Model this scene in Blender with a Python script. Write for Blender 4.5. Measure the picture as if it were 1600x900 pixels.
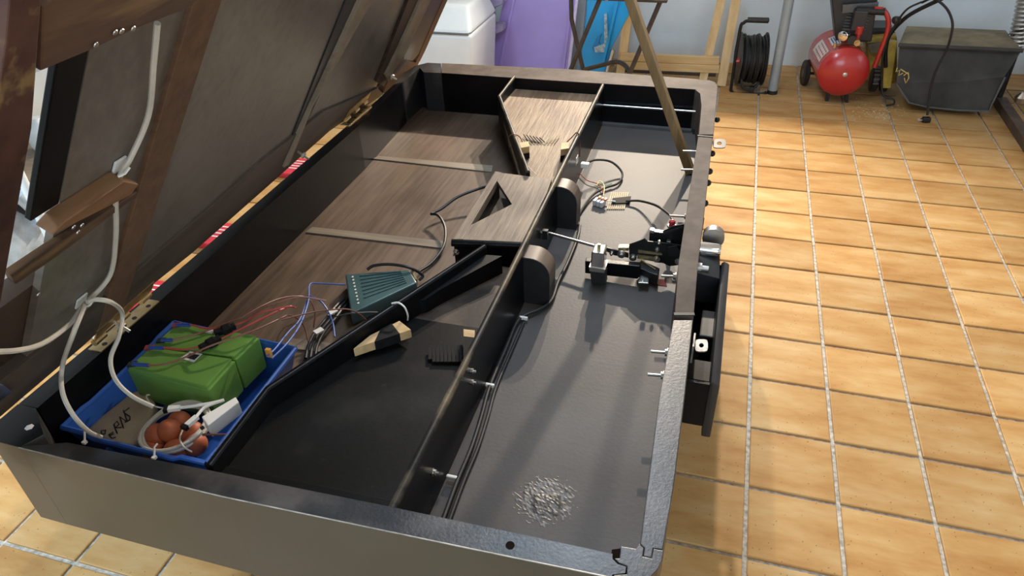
import bpy, bmesh, math, random
from mathutils import Vector, Matrix
random.seed(7)
for o in list(bpy.data.objects): bpy.data.objects.remove(o)
SC = bpy.context.scene
COL = SC.collection

# ------------------------------------------------------------------ camera, world, lights, exposure
FPX = 1118.75
RIGHT = Vector((0.9598562, 0.2786360, -0.0322191)); DOWN = Vector((0.1360637, -0.5629798, -0.8151934)); FWD = Vector((-0.2452809, 0.7780846, -0.5782919)); CAM = Vector((-0.2318946, -1.2925250, 1.7646178))
cd = bpy.data.cameras.new('camera'); cam = bpy.data.objects.new('camera', cd); COL.objects.link(cam)
cd.sensor_width = 36; cd.lens = FPX / 1600 * 36; cd.clip_start = 0.02
cam.matrix_world = Matrix(((RIGHT.x, -DOWN.x, -FWD.x, CAM.x), (RIGHT.y, -DOWN.y, -FWD.y, CAM.y), (RIGHT.z, -DOWN.z, -FWD.z, CAM.z), (0, 0, 0, 1)))
SC.camera = cam
w = bpy.data.worlds.new('world'); SC.world = w; w.use_nodes = True
w.node_tree.nodes['Background'].inputs[0].default_value = (0.7, 0.8, 1, 1); w.node_tree.nodes['Background'].inputs[1].default_value = 0.3
def area(name, loc, sx, sy, power, col, target=None):
    l = bpy.data.lights.new(name, 'AREA'); l.shape = 'RECTANGLE'; l.size = sx; l.size_y = sy; l.energy = power; l.color = col
    o = bpy.data.objects.new(name, l); COL.objects.link(o); o.location = loc
    if target is not None:
        o.rotation_euler = (Vector(target) - Vector(loc)).to_track_quat('-Z', 'Y').to_euler()
    return o
def flood(name, loc, target, power, col, angle, radius):
    l = bpy.data.lights.new(name, 'SPOT'); l.energy = power; l.color = col; l.spot_size = math.radians(angle); l.spot_blend = 1.0; l.shadow_soft_size = radius
    o = bpy.data.objects.new(name, l); COL.objects.link(o); o.location = loc; o.rotation_euler = (Vector(target) - Vector(loc)).to_track_quat('-Z', 'Y').to_euler()
WARM = (1.0, 0.85, 0.68)
flood('wall_lamp', (-0.62, 4.05, 2.40), (-0.3, -1.6, 0.0), 620, WARM, 118, 0.025)
flood('wall_lamp', (-1.00, 4.05, 2.40), (-0.5, -1.6, 0.0), 345, WARM, 118, 0.025)
area('ceiling_tube_light', (-0.65, 1.05, 2.58), 0.32, 1.2, 32, (0.64, 0.81, 1.0))
area('front_fill_light', (0.8, -3.45, 1.55), 2.2, 1.3, 47, (0.70, 0.85, 1.0), (0.3, 3.0, 0.9))  # added cool fill from behind the camera; no window is built there
area('side_fill_light', (3.05, 2.3, 1.35), 1.4, 1.0, 9, (0.74, 0.87, 1.0), (0.0, 2.9, 0.3))  # weak fill added from the right for the back floor, not a window
area('ceiling_tube_light', (1.0, -1.1, 2.58), 0.25, 1.2, 6, (0.80, 0.90, 1.0))
area('ceiling_bulb', (-2.5, -1.5, 2.55), 0.3, 0.3, 72, (0.66, 0.84, 1.0))
SC.view_settings.view_transform = 'Standard'; SC.view_settings.look = 'None'; SC.view_settings.gamma = 1; SC.view_settings.use_curve_mapping = False
SC.view_settings.exposure = 0.0

# ------------------------------------------------------------------ measured points: a photograph pixel on a known plane becomes a world point
def ray(u, v): return RIGHT * ((u - 800) / FPX) + DOWN * ((v - 450) / FPX) + FWD
def pz(u, v, z): d = ray(u, v); return CAM + d * ((z - CAM.z) / d.z)
def py(u, v, y): d = ray(u, v); return CAM + d * ((y - CAM.y) / d.y)
def pxx(u, v, x): d = ray(u, v); return CAM + d * ((x - CAM.x) / d.x)
TH = math.radians(56); LO = Vector((-1.535, -0.6, 0.745)); _k = -0.033; _h = math.hypot(1, _k)
EY = Vector((_k, 1, 0)) / _h; EX = Vector((1, -_k, 0)) / _h
ES = EX * math.cos(TH) + Vector((0, 0, 1)) * math.sin(TH); EN = EX * math.sin(TH) - Vector((0, 0, 1)) * math.cos(TH)
def L(s, y, n=0): return LO + ES * s + EY * y + EN * n          # a point of the raised bed: up the slope, along the hinge, out of its underside
def lidp(u, v, n=0):
    d = ray(u, v); t = (LO + EN * n - CAM).dot(EN) / d.dot(EN); return CAM + d * t
def V(*a): return Vector(a)

# ------------------------------------------------------------------ materials
MATS = {}
def _new(name):
    m = bpy.data.materials.new(name); m.use_nodes = True; nt = m.node_tree
    return m, nt, nt.nodes['Principled BSDF']
def _coords(nt, scale=(1, 1, 1), rot=(0, 0, 0)):
    tc = nt.nodes.new('ShaderNodeTexCoord'); mp = nt.nodes.new('ShaderNodeMapping')
    mp.inputs['Scale'].default_value = scale; mp.inputs['Rotation'].default_value = rot
    nt.links.new(tc.outputs['Object'], mp.inputs['Vector']); return mp.outputs['Vector']
def _noise(nt, vec, scale, detail=4, rough=0.55):
    n = nt.nodes.new('ShaderNodeTexNoise'); n.inputs['Scale'].default_value = scale; n.inputs['Detail'].default_value = detail; n.inputs['Roughness'].default_value = rough
    nt.links.new(vec, n.inputs['Vector']); return n.outputs['Fac']
def _ramp(nt, fac, stops):
    r = nt.nodes.new('ShaderNodeValToRGB'); e = r.color_ramp.elements
    while len(e) < len(stops): e.new(0.5)
    for i, (p, c) in enumerate(stops): e[i].position = p; e[i].color = (c[0], c[1], c[2], 1)
    nt.links.new(fac, r.inputs['Fac']); return r.outputs['Color']
def _mix(nt, a, b, fac):
    m = nt.nodes.new('ShaderNodeMix'); m.data_type = 'RGBA'
    for s, x in ((m.inputs[6], a), (m.inputs[7], b), (m.inputs[0], fac)):
        if hasattr(x, 'links'): nt.links.new(x, s)
        elif isinstance(x, (int, float)): s.default_value = x
        else: s.default_value = (x[0], x[1], x[2], 1)
    return m.outputs[2]
def _bump(nt, b, h, strength, dist=0.002):
    n = nt.nodes.new('ShaderNodeBump'); n.inputs['Strength'].default_value = strength; n.inputs['Distance'].default_value = dist
    nt.links.new(h, n.inputs['Height']); nt.links.new(n.outputs['Normal'], b.inputs['Normal'])
def mat(name, c, rough=0.5, metal=0.0, var=0.12, vs=14, bump=0.0, bs=60, alpha=1, trans=0, spec=None, c2=None, coat=0, emit=0):
    if name in MATS: return MATS[name]
    m, nt, b = _new(name); vec = _coords(nt)
    n = _noise(nt, vec, vs)
    lo = c2 if c2 else [x * (1 - var * 1.6) for x in c]
    hi = [min(1, x * (1 + var)) for x in c]
    nt.links.new(_ramp(nt, n, [(0.32, lo), (0.68, hi)]), b.inputs['Base Color'])
    b.inputs['Roughness'].default_value = rough; b.inputs['Metallic'].default_value = metal
    if spec is not None: b.inputs['Specular IOR Level'].default_value = spec
    if coat: b.inputs['Coat Weight'].default_value = coat; b.inputs['Coat Roughness'].default_value = 0.15
    if trans: b.inputs['Transmission Weight'].default_value = trans
    if alpha < 1: b.inputs['Alpha'].default_value = alpha
    if bump: _bump(nt, b, _noise(nt, vec, bs, 5), bump)
    MATS[name] = m; return m
def wood(name, c1, c2, axis='y', rough=0.55, freq=60, stretch=0.05, bump=0.15, rot=(0, 0, 0), spec=0.4, blotch=None, dist=0.001):
    if name in MATS: return MATS[name]
    m, nt, b = _new(name)
    sc = {'x': (stretch, 1, 1), 'y': (1, stretch, 1), 'z': (1, 1, stretch)}[axis]
    vec = _coords(nt, sc, rot); g = _noise(nt, vec, freq, 6, 0.6)
    vec2 = _coords(nt, tuple(0.35 + 0.65 * x for x in sc), rot); big = _noise(nt, vec2, freq * 0.09, 3)
    ad = nt.nodes.new('ShaderNodeMath'); ad.operation = 'MULTIPLY_ADD'; ad.inputs[1].default_value = 0.6
    nt.links.new(big, ad.inputs[0]); 
    ml = nt.nodes.new('ShaderNodeMath'); ml.operation = 'MULTIPLY'; ml.inputs[1].default_value = 0.45; nt.links.new(g, ml.inputs[0]); nt.links.new(ml.outputs[0], ad.inputs[2])
    col = _ramp(nt, ad.outputs[0], [(0.40, c1), (0.64, c2)])
    if blotch:
        f = _ramp(nt, _noise(nt, _coords(nt, sc, rot), blotch[1], 4), [(0.54, (0, 0, 0)), (0.62, (1, 1, 1))])
        col = _mix(nt, col, blotch[0], f)
    nt.links.new(col, b.inputs['Base Color'])
    b.inputs['Roughness'].default_value = rough; b.inputs['Specular IOR Level'].default_value = spec
    if bump: _bump(nt, b, g, bump, dist)
    MATS[name] = m; return m
def worn(name, base, under, rough=0.35, scale=5, lo=0.52, hi=0.66, bump=0.15, bs=90, spec=0.5, fine=70):
    """paint with worn or dusty patches and speckles"""
    if name in MATS: return MATS[name]
    m, nt, b = _new(name); vec = _coords(nt)
    f = _ramp(nt, _noise(nt, vec, scale, 6, 0.6), [(lo, (0, 0, 0)), (hi, (1, 1, 1))])
    s = _ramp(nt, _noise(nt, vec, fine, 2), [(0.70, (0, 0, 0)), (0.76, (1, 1, 1))])
    mx = nt.nodes.new('ShaderNodeMath'); mx.operation = 'MAXIMUM'; nt.links.new(f, mx.inputs[0])
    m2 = nt.nodes.new('ShaderNodeMath'); m2.operation = 'MULTIPLY'; m2.inputs[1].default_value = 0.5; nt.links.new(s, m2.inputs[0]); nt.links.new(m2.outputs[0], mx.inputs[1])
    nt.links.new(_mix(nt, base, under, mx.outputs[0]), b.inputs['Base Color'])
    b.inputs['Roughness'].default_value = rough; b.inputs['Specular IOR Level'].default_value = spec
    if bump: _bump(nt, b, _noise(nt, vec, bs, 4), bump, 0.0015)
    MATS[name] = m; return m
def tile_mat():
    m, nt, b = _new('glazed_terracotta'); vec = _coords(nt)
    oi = nt.nodes.new('ShaderNodeObjectInfo')
    va = nt.nodes.new('ShaderNodeVectorMath'); va.operation = 'ADD'
    cm = nt.nodes.new('ShaderNodeCombineXYZ'); mu = nt.nodes.new('ShaderNodeMath'); mu.operation = 'MULTIPLY'; mu.inputs[1].default_value = 50
    nt.links.new(oi.outputs['Random'], mu.inputs[0])
    for i in range(3): nt.links.new(mu.outputs[0], cm.inputs[i])
    nt.links.new(vec, va.inputs[0]); nt.links.new(cm.outputs[0], va.inputs[1]); v = va.outputs[0]
    st = nt.nodes.new('ShaderNodeMapping'); st.inputs['Scale'].default_value = (0.5, 1.5, 1); nt.links.new(v, st.inputs['Vector'])
    n1 = _noise(nt, st.outputs['Vector'], 7, 5, 0.6)
    c = _ramp(nt, n1, [(0.30, (0.40, 0.20, 0.062)), (0.5, (0.50, 0.295, 0.112)), (0.72, (0.58, 0.40, 0.195))])
    hs = nt.nodes.new('ShaderNodeHueSaturation'); mr = nt.nodes.new('ShaderNodeMapRange'); mr.inputs[3].default_value = 0.86; mr.inputs[4].default_value = 1.1
    nt.links.new(oi.outputs['Random'], mr.inputs[0]); nt.links.new(mr.outputs[0], hs.inputs['Value']); nt.links.new(c, hs.inputs['Color'])
    vo = nt.nodes.new('ShaderNodeTexVoronoi'); vo.inputs['Scale'].default_value = 75; nt.links.new(v, vo.inputs['Vector'])
    dot = _ramp(nt, vo.outputs['Distance'], [(0.10, (1, 1, 1)), (0.16, (0, 0, 0))])
    sel = _ramp(nt, vo.outputs['Color'], [(0.62, (0, 0, 0)), (0.64, (1, 1, 1))])
    mm = nt.nodes.new('ShaderNodeMath'); mm.operation = 'MULTIPLY'; nt.links.new(dot, mm.inputs[0]); nt.links.new(sel, mm.inputs[1])
    m3 = nt.nodes.new('ShaderNodeMath'); m3.operation = 'MULTIPLY'; m3.inputs[1].default_value = 0.75; nt.links.new(mm.outputs[0], m3.inputs[0])
    nt.links.new(_mix(nt, hs.outputs['Color'], (0.10, 0.05, 0.02), m3.outputs[0]), b.inputs['Base Color'])
    b.inputs['Roughness'].default_value = 0.55; b.inputs['Specular IOR Level'].default_value = 0.22
    _bump(nt, b, _noise(nt, v, 25, 3), 0.15, 0.002)
    return m

M_tile = tile_mat()
M_grout = mat('grout', (0.50, 0.475, 0.42), 0.9, var=0.3, vs=60, bump=0.3)
M_wall = mat('white_wall_paint', (0.76, 0.86, 0.93), 0.8, var=0.05, vs=3, bump=0.1, bs=40)
M_ceil = mat('white_ceiling_paint', (0.80, 0.81, 0.82), 0.9, var=0.03, vs=3)
M_black = mat('black_paint', (0.0035, 0.0035, 0.0045), 0.3, spec=0.22, var=0.25, vs=10, bump=0.12, bs=120)
M_blackmatt = mat('matt_black_paint', (0.003, 0.003, 0.0035), 0.5, spec=0.2, var=0.25, vs=10, bump=0.1, bs=120)
M_rim = worn('worn_black_rim', (0.014, 0.014, 0.016), (0.060, 0.052, 0.048), 0.38, scale=6, lo=0.48, hi=0.66, bump=0.35, bs=150, spec=0.7)
M_rimback = worn('scuffed_rim_paint', (0.070, 0.056, 0.047), (0.115, 0.092, 0.077), 0.65, spec=0.08, scale=9, lo=0.4, hi=0.62, bump=0.3, bs=150)
M_front = mat('black_front_laminate', (0.060, 0.058, 0.051), 0.30, var=0.10, vs=4, bump=0.03, bs=90, spec=0.9)
M_board = worn('grey_painted_board', (0.076, 0.070, 0.068), (0.100, 0.090, 0.085), 0.52, scale=3, lo=0.4, hi=0.7, bump=0.3, bs=110, spec=0.18, fine=60)
M_glue = mat('hardened_glue', (0.075, 0.065, 0.060), 0.42, var=0.3, vs=40, spec=0.45)
M_lam = wood('dark_brown_laminate', (0.070, 0.046, 0.032), (0.16, 0.112, 0.080), 'y', 0.5, 70, 0.05, 0.25)
M_chute = wood('brown_grained_chute', (0.13, 0.08, 0.048), (0.30, 0.215, 0.135), 'y', 0.6, 75, 0.06, 0.9, rot=(0, 0, 0.12), dist=0.003)
M_boxtop = wood('brown_grained_box_top', (0.075, 0.052, 0.038), (0.22, 0.165, 0.115), 'y', 0.6, 80, 0.07, 0.7, rot=(0, 0, -0.1), dist=0.002)
M_funnel = worn('dusty_black_board', (0.006, 0.006, 0.006), (0.026, 0.024, 0.022), 0.42, scale=4, lo=0.5, hi=0.85, bump=0.2, bs=90, spec=0.14, fine=55)
M_throat = worn('scuffed_brown_throat', (0.022, 0.018, 0.016), (0.10, 0.072, 0.052), 0.5, scale=5, lo=0.44, hi=0.66, bump=0.2, bs=90, spec=0.2)
M_strip = wood('pale_brown_strip', (0.16, 0.13, 0.10), (0.27, 0.23, 0.18), 'x', 0.5, 60, 0.06, 0.1)
M_edge = worn('worn_edge_moulding', (0.016, 0.014, 0.013), (0.11, 0.082, 0.048), 0.5, scale=9, lo=0.46, hi=0.64, bump=0.1, spec=0.25)
M_raw = wood('raw_pale_wood', (0.42, 0.27, 0.12), (0.62, 0.44, 0.24), 'x', 0.65, 60, 0.1, 0.2)
M_pine = wood('varnished_pine', (0.55, 0.36, 0.15), (0.74, 0.55, 0.29), 'z', 0.45, 34, 0.06, 0.1)
M_pinex = wood('varnished_pine_rail', (0.50, 0.33, 0.14), (0.74, 0.55, 0.29), 'x', 0.45, 34, 0.06, 0.1)
M_stick = wood('brown_weathered_stick', (0.13, 0.075, 0.028), (0.27, 0.175, 0.075), 'z', 0.55, 60, 0.07, 0.25)
RL = (0, TH, 0)
M_bed = wood('grey_brown_bed_panel', (0.100, 0.082, 0.066), (0.165, 0.138, 0.112), 'x', 0.36, 45, 0.06, 0.12, rot=RL, spec=0.5)
M_hinge = wood('dull_brown_hinge_rail', (0.050, 0.036, 0.028), (0.105, 0.078, 0.058), 'y', 0.5, 40, 0.08, 0.2)
M_bedbrown = wood('red_brown_beam', (0.095, 0.048, 0.026), (0.17, 0.092, 0.052), 'x', 0.6, 45, 0.06, 0.2, rot=RL)
M_beddark = wood('dark_stained_timber', (0.022, 0.014, 0.011), (0.062, 0.038, 0.026), 'x', 0.5, 40, 0.06, 0.25, rot=RL)
M_bedrail = wood('patchy_stained_rail', (0.040, 0.018, 0.015), (0.095, 0.044, 0.032), 'x', 0.5, 30, 0.09, 0.25, rot=RL, blotch=((0.20, 0.125, 0.06), 16), spec=0.2)
M_bedraily = wood('patchy_stained_cross_beam', (0.050, 0.028, 0.020), (0.13, 0.070, 0.042), 'y', 0.5, 30, 0.12, 0.3, blotch=((0.18, 0.105, 0.05), 14))
M_orange = wood('orange_brown_batten', (0.16, 0.080, 0.035), (0.27, 0.145, 0.068), 'y', 0.55, 45, 0.1, 0.2)
M_tan = wood('tan_slat', (0.17, 0.125, 0.085), (0.28, 0.215, 0.150), 'x', 0.5, 45, 0.06, 0.15, rot=RL)
M_brass = mat('brass_hinge', (0.55, 0.40, 0.20), 0.35, 0.9, 0.2, 20)
M_steel = mat('zinc_steel', (0.62, 0.62, 0.60), 0.28, 1.0, 0.15, 40)
M_dull = mat('dull_steel', (0.30, 0.29, 0.27), 0.5, 0.6, 0.25, 40)
M_chrome = mat('chrome', (0.75, 0.75, 0.76), 0.12, 1.0, 0.05, 20)
M_satin = mat('satin_steel', (0.55, 0.53, 0.50), 0.35, 1.0, 0.1, 20)
M_blackmetal = mat('black_coated_metal', (0.014, 0.016, 0.017), 0.40, 0.0, 0.25, 30, spec=0.3)
M_goldplate = mat('yellow_passivated_steel', (0.55, 0.48, 0.27), 0.35, 0.9, 0.2, 40)
M_rubber = mat('black_rubber', (0.013, 0.013, 0.014), 0.5, 0, 0.2, 40)
M_tape = mat('black_cloth_tape', (0.010, 0.010, 0.010), 0.65, 0, 0.2, 80, spec=0.12, bump=0.3, bs=150)
M_cord = mat('natural_ridged_pads', (0.58, 0.47, 0.30), 0.8, 0, 0.1, 40)
M_blue = mat('blue_plastic', (0.018, 0.085, 0.36), 0.38, 0, 0.08, 8)
M_green = mat('green_plastic', (0.13, 0.27, 0.055), 0.36, 0, 0.08, 8)
M_groove = mat('dark_green_seam', (0.03, 0.08, 0.012), 0.5)
M_ball = mat('orange_brown_ball', (0.46, 0.115, 0.042), 0.55, 0, 0.12, 25)
M_paper = mat('brown_kraft_paper', (0.46, 0.36, 0.25), 0.8, 0, 0.12, 12, bump=0.4, bs=18)
M_hole = mat('dark_hole', (0.012, 0.008, 0.006), 1.0, spec=0.0)
M_ink = mat('black_marker', (0.008, 0.008, 0.01), 0.6)
M_whitecable = mat('off_white_cable', (0.58, 0.53, 0.45), 0.5, 0, 0.06, 20)
M_white = mat('white_plastic', (0.80, 0.79, 0.76), 0.4, 0, 0.04, 10)
M_whiteband = mat('white_appliance', (0.80, 0.87, 0.90), 0.28, 0, 0.03, 5)
M_tie = mat('translucent_tie', (0.72, 0.70, 0.66), 0.4)
M_label = mat('label_paper', (0.72, 0.70, 0.66), 0.6, 0, 0.05, 20)
M_red = mat('red_wire', (0.40, 0.045, 0.035), 0.45); M_brown = mat('red_brown_wire', (0.20, 0.075, 0.05), 0.45)
M_bluew = mat('blue_wire', (0.05, 0.12, 0.42), 0.45); M_yell = mat('yellow_wire', (0.70, 0.55, 0.08), 0.45); M_greenw = mat('green_wire', (0.05, 0.30, 0.14), 0.45)
M_terminalred = mat('red_terminal', (0.20, 0.025, 0.03), 0.5); M_terminalblk = mat('black_terminal', (0.008, 0.012, 0.012), 0.5); M_crimp = mat('blue_crimp', (0.02, 0.06, 0.26), 0.4)
M_teal = mat('teal_plastic', (0.060, 0.115, 0.120), 0.28, 0, 0.15, 8)
M_orangeplast = mat('orange_levers', (0.85, 0.28, 0.05), 0.4); M_clear = mat('grey_clear_plastic', (0.60, 0.62, 0.64), 0.2)
M_compred = mat('red_enamel', (0.46, 0.022, 0.022), 0.26, 0, 0.06, 6, coat=0.5)
M_blackplast = mat('black_plastic', (0.022, 0.022, 0.024), 0.42, 0, 0.15, 12)
M_greyplast = mat('grey_plastic', (0.10, 0.10, 0.105), 0.45, 0, 0.15, 12)
M_bag = mat('dark_grey_grass_bag', (0.046, 0.046, 0.045), 0.75, 0, 0.35, 5, bump=0.9, bs=9)
M_bagtop = mat('dusty_khaki_lid', (0.23, 0.20, 0.13), 0.8, 0, 0.25, 7)
M_yellow = mat('dirty_yellow_deck', (0.52, 0.37, 0.06), 0.45, 0, 0.25, 9)
M_yellprint = mat('yellow_print', (0.55, 0.42, 0.12), 0.6)
M_purple = mat('purple_plastic', (0.36, 0.27, 0.68), 0.28, 0, 0.05, 4)
M_purpleclear = mat('translucent_purple', (0.42, 0.38, 0.62), 0.12, 0, 0.15, 30, trans=0.35, bump=0.5, bs=40)
M_skyblue = mat('sky_blue_plastic', (0.012, 0.36, 0.78), 0.32, 0, 0.06, 5)
M_film = mat('clear_film', (0.55, 0.72, 0.85), 0.1, 0, 0.3, 50, trans=0.3, bump=0.8, bs=60)
M_tube = mat('dark_brown_metal_tube', (0.075, 0.066, 0.060), 0.4, 0.5, 0.15, 20)
M_seat = wood('beige_seat', (0.42, 0.34, 0.25), (0.55, 0.46, 0.36), 'x', 0.5, 40, 0.1, 0.05)
M_pole = mat('grey_painted_pole', (0.33, 0.39, 0.43), 0.35, 0.2, 0.06, 8)
M_greyblue = mat('blue_grey_sheet', (0.30, 0.35, 0.38), 0.5, 0, 0.1, 6)
M_silver = mat('silver_blue_film', (0.55, 0.66, 0.76), 0.25, 0.2, 0.2, 14, bump=0.9, bs=22)
M_redpack = mat('red_packet', (0.55, 0.03, 0.05), 0.4)
M_tin = mat('black_casing', (0.02, 0.022, 0.024), 0.35, 0, 0.2, 20)
M_rustbar = mat('brown_steel_bar', (0.11, 0.075, 0.06), 0.6, 0.2, 0.25, 14)
M_dirt = mat('sawdust', (0.48, 0.42, 0.26), 0.95, 0, 0.2, 90, bump=0.5)
M_redflash = mat('faded_red_paint', (0.13, 0.02, 0.02), 0.7, 0, 0.3, spec=0.08, vs=40)

# ------------------------------------------------------------------ mesh helpers
ORG = {}
class MB:
    def __init__(s): s.v = []; s.f = []
    def add(s, vs, fs):
        o = len(s.v); s.v += [Vector(p) for p in vs]; s.f += [tuple(i + o for i in f) for f in fs]; return s
    def ext(s, poly, d):
        """extrude polygon (list of points) by vector d"""
        n = len(poly); d = Vector(d); p = [Vector(q) for q in poly]
        return s.add(p + [q + d for q in p], [tuple(range(n))[::-1], tuple(range(n, 2 * n))] + [(i, (i + 1) % n, n + (i + 1) % n, n + i) for i in range(n)])
    def slab(s, pts, z0, z1):
        return s.ext([(p[0], p[1], z0) for p in pts], (0, 0, z1 - z0))
    def loft(s, a, b):
        n = len(a); return s.add(list(a) + list(b), [tuple(range(n))[::-1], tuple(range(n, 2 * n))] + [(i, (i + 1) % n, n + (i + 1) % n, n + i) for i in range(n)])
    def box(s, c, sx, sy, sz, rz=0, ax=None):
        c = Vector(c); R = Matrix.Rotation(rz, 3, 'Z') if ax is None else ax
        vs = [c + R @ Vector((x * sx / 2, y * sy / 2, z * sz / 2)) for x in (-1, 1) for y in (-1, 1) for z in (-1, 1)]
        return s.add(vs, [(0, 1, 3, 2), (4, 6, 7, 5), (0, 4, 5, 1), (2, 3, 7, 6), (0, 2, 6, 4), (1, 5, 7, 3)])
    def bar(s, a, b, w, h, up=(0, 0, 1)):
        a, b = Vector(a), Vector(b); d = (b - a).normalized(); up = Vector(up); sd = d.cross(up).normalized(); u = sd.cross(d)
        q = [a + sd * (x * w / 2) + u * (y * h / 2) for x, y in ((-1, -1), (1, -1), (1, 1), (-1, 1))]
        return s.ext(q, b - a)
    def tube(s, pts, r, n=8, closed=False):
        p = [Vector(q) for q in pts]; m = len(p); rs = r if isinstance(r, (list, tuple)) else [r] * m
        t0 = (p[1] - p[0]).normalized(); a = t0.orthogonal().normalized(); vs = []
        for i in range(m):
            t = ((p[(i + 1) % m] - p[i - 1]) if closed else (p[min(i + 1, m - 1)] - p[max(i - 1, 0)]))
            if t.length < 1e-9: t = t0
            t.normalize(); a = (a - t * a.dot(t)); a.normalize(); b = t.cross(a)
            vs += [p[i] + (a * math.cos(k * math.tau / n) + b * math.sin(k * math.tau / n)) * rs[i] for k in range(n)]
        fs = [(i * n + k, i * n + (k + 1) % n, ((i + 1) % m) * n + (k + 1) % n, ((i + 1) % m) * n + k) for i in range(m if closed else m - 1) for k in range(n)]
        if not closed: fs += [tuple(range(n))[::-1], tuple(range((m - 1) * n, m * n))]
        return s.add(vs, fs)
    def cyl(s, a, b, r, r2=None, n=16): return s.tube([a, b], [r, r if r2 is None else r2], n)
    def lathe(s, o, axis, prof, n=24):
        """prof: (distance along the axis, radius)"""
        o = Vector(o); t = Vector(axis).normalized(); a = t.orthogonal().normalized(); b = t.cross(a); vs = []
        for h, r in prof: vs += [o + t * h + (a * math.cos(k * math.tau / n) + b * math.sin(k * math.tau / n)) * r for k in range(n)]
        m = len(prof)
        return s.add(vs, [(i * n + k, i * n + (k + 1) % n, (i + 1) * n + (k + 1) % n, (i + 1) * n + k) for i in range(m - 1) for k in range(n)] + [tuple(range(n))[::-1], tuple(range((m - 1) * n, m * n))])
    def sphere(s, c, r, n=20, squash=1):
        k = 12; return s.lathe(c, (0, 0, 1), [(-math.cos(math.pi * i / k) * r * squash, max(1e-4, math.sin(math.pi * i / k) * r)) for i in range(k + 1)], n)
    def build(s, name, m, parent=None, smooth=False, bevel=0.0, seg=2, base=None):
        me = bpy.data.meshes.new(name)
        if parent is not None: org = ORG[parent.name]
        elif base is not None: org = Vector(base)
        else:
            xs = [v.x for v in s.v]; ys = [v.y for v in s.v]; org = Vector(((min(xs) + max(xs)) / 2, (min(ys) + max(ys)) / 2, min(v.z for v in s.v)))
        bm = bmesh.new(); vs = [bm.verts.new(v - org) for v in s.v]
        for f in s.f:
            try: bm.faces.new([vs[i] for i in f])
            except ValueError: pass
        bmesh.ops.recalc_face_normals(bm, faces=bm.faces)
        if bevel:
            bm.normal_update()
            es = [e for e in bm.edges if len(e.link_faces) == 2 and e.calc_face_angle(0) > 0.5]
            bmesh.ops.bevel(bm, geom=es, offset=bevel, segments=seg, affect='EDGES', clamp_overlap=True, profile=0.6)
        if smooth:
            for f in bm.faces: f.smooth = True
        bm.to_mesh(me); bm.free()
        if smooth: me.set_sharp_from_angle(angle=0.7)
        me.materials.append(m)
        o = bpy.data.objects.new(name, me); COL.objects.link(o)
        if parent is not None: o.parent = parent
        else: o.location = org
        ORG[o.name] = org
        return o
def thing(name, label, cat, loc, group=None):
    o = bpy.data.objects.new(name, None); COL.objects.link(o); o.location = loc; o.empty_display_size = 0.05
    ORG[o.name] = Vector(loc); o['label'] = label; o['category'] = cat
    if group: o['group'] = group
    return o
def tag(o, label, cat, group=None):
    o['label'] = label; o['category'] = cat
    if group: o['group'] = group
    return o
def struct(o): o['kind'] = 'structure'; return o
def lab(o, t): o['label'] = t; return o
def curve(pts, k=6):
    """Catmull-Rom through the points"""
    p = [Vector(q) for q in pts]; p = [p[0] * 2 - p[1]] + p + [p[-1] * 2 - p[-2]]; out = []
    for i in range(1, len(p) - 2):
        for j in range(k):
            t = j / k; a, b, c, d = p[i - 1:i + 3]
            out.append(0.5 * ((2 * b) + (c - a) * t + (2 * a - 5 * b + 4 * c - d) * t * t + (3 * b - a - 3 * c + d) * t ** 3))
    return out + [p[-2]]
def bolt(parent, a, b, r=0.004, nut=0.009, name='bolt', m=None):
    a, b = Vector(a), Vector(b); d = (b - a).normalized(); q = MB().cyl(a, b, r, n=10)
    q.cyl(a, a + d * 0.007, nut, n=6); q.cyl(a - d * 0.001, a + d * 0.0015, nut * 1.35, n=16)
    return q.build(name, m or M_steel, parent)
def arc(c, r, a0, a1, n=6): return [(c[0] + r * math.cos(a0 + (a1 - a0) * i / n), c[1] + r * math.sin(a0 + (a1 - a0) * i / n)) for i in range(n + 1)]

# ------------------------------------------------------------------ the room
struct(MB().box((-0.4, 0.4, -0.03), 7.2, 8.2, 0.05).build('floor', M_grout))
FLOOR = bpy.data.objects['floor']; FLOOR_Z = ORG['floor']
PX, PY = 0.25834, 0.25
def tile_mesh(seed):
    rnd = random.Random(seed); a, b = PX / 2 - 0.0065, PY / 2 - 0.0065; t = 0.004; c = 0.003
    vs = [(x * a, y * b, -0.02) for x, y in ((-1, -1), (1, -1), (1, 1), (-1, 1))] + [(x * a, y * b, t - c * 0.6) for x, y in ((-1, -1), (1, -1), (1, 1), (-1, 1))] + [(x * (a - c) + rnd.uniform(-.001, .001), y * (b - c) + rnd.uniform(-.001, .001), t) for x, y in ((-1, -1), (1, -1), (1, 1), (-1, 1))]
    fs = [(i, (i + 1) % 4, 4 + (i + 1) % 4, 4 + i) for i in range(4)] + [(4 + i, 4 + (i + 1) % 4, 8 + (i + 1) % 4, 8 + i) for i in range(4)] + [(8, 9, 10, 11)]
    me = bpy.data.meshes.new('tile'); me.from_pydata(vs, [], fs); me.materials.append(M_tile); return me
TM = [tile_mesh(i) for i in range(4)]
def inview(x, y):
    d = Vector((x, y, 0)) - CAM; zc = d.dot(FWD); u = 800 + FPX * d.dot(RIGHT) / zc; v = 450 + FPX * d.dot(DOWN) / zc
    return zc > 0 and -60 < u < 1660 and -60 < v < 970
rest = MB(); ntile = 0
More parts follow.
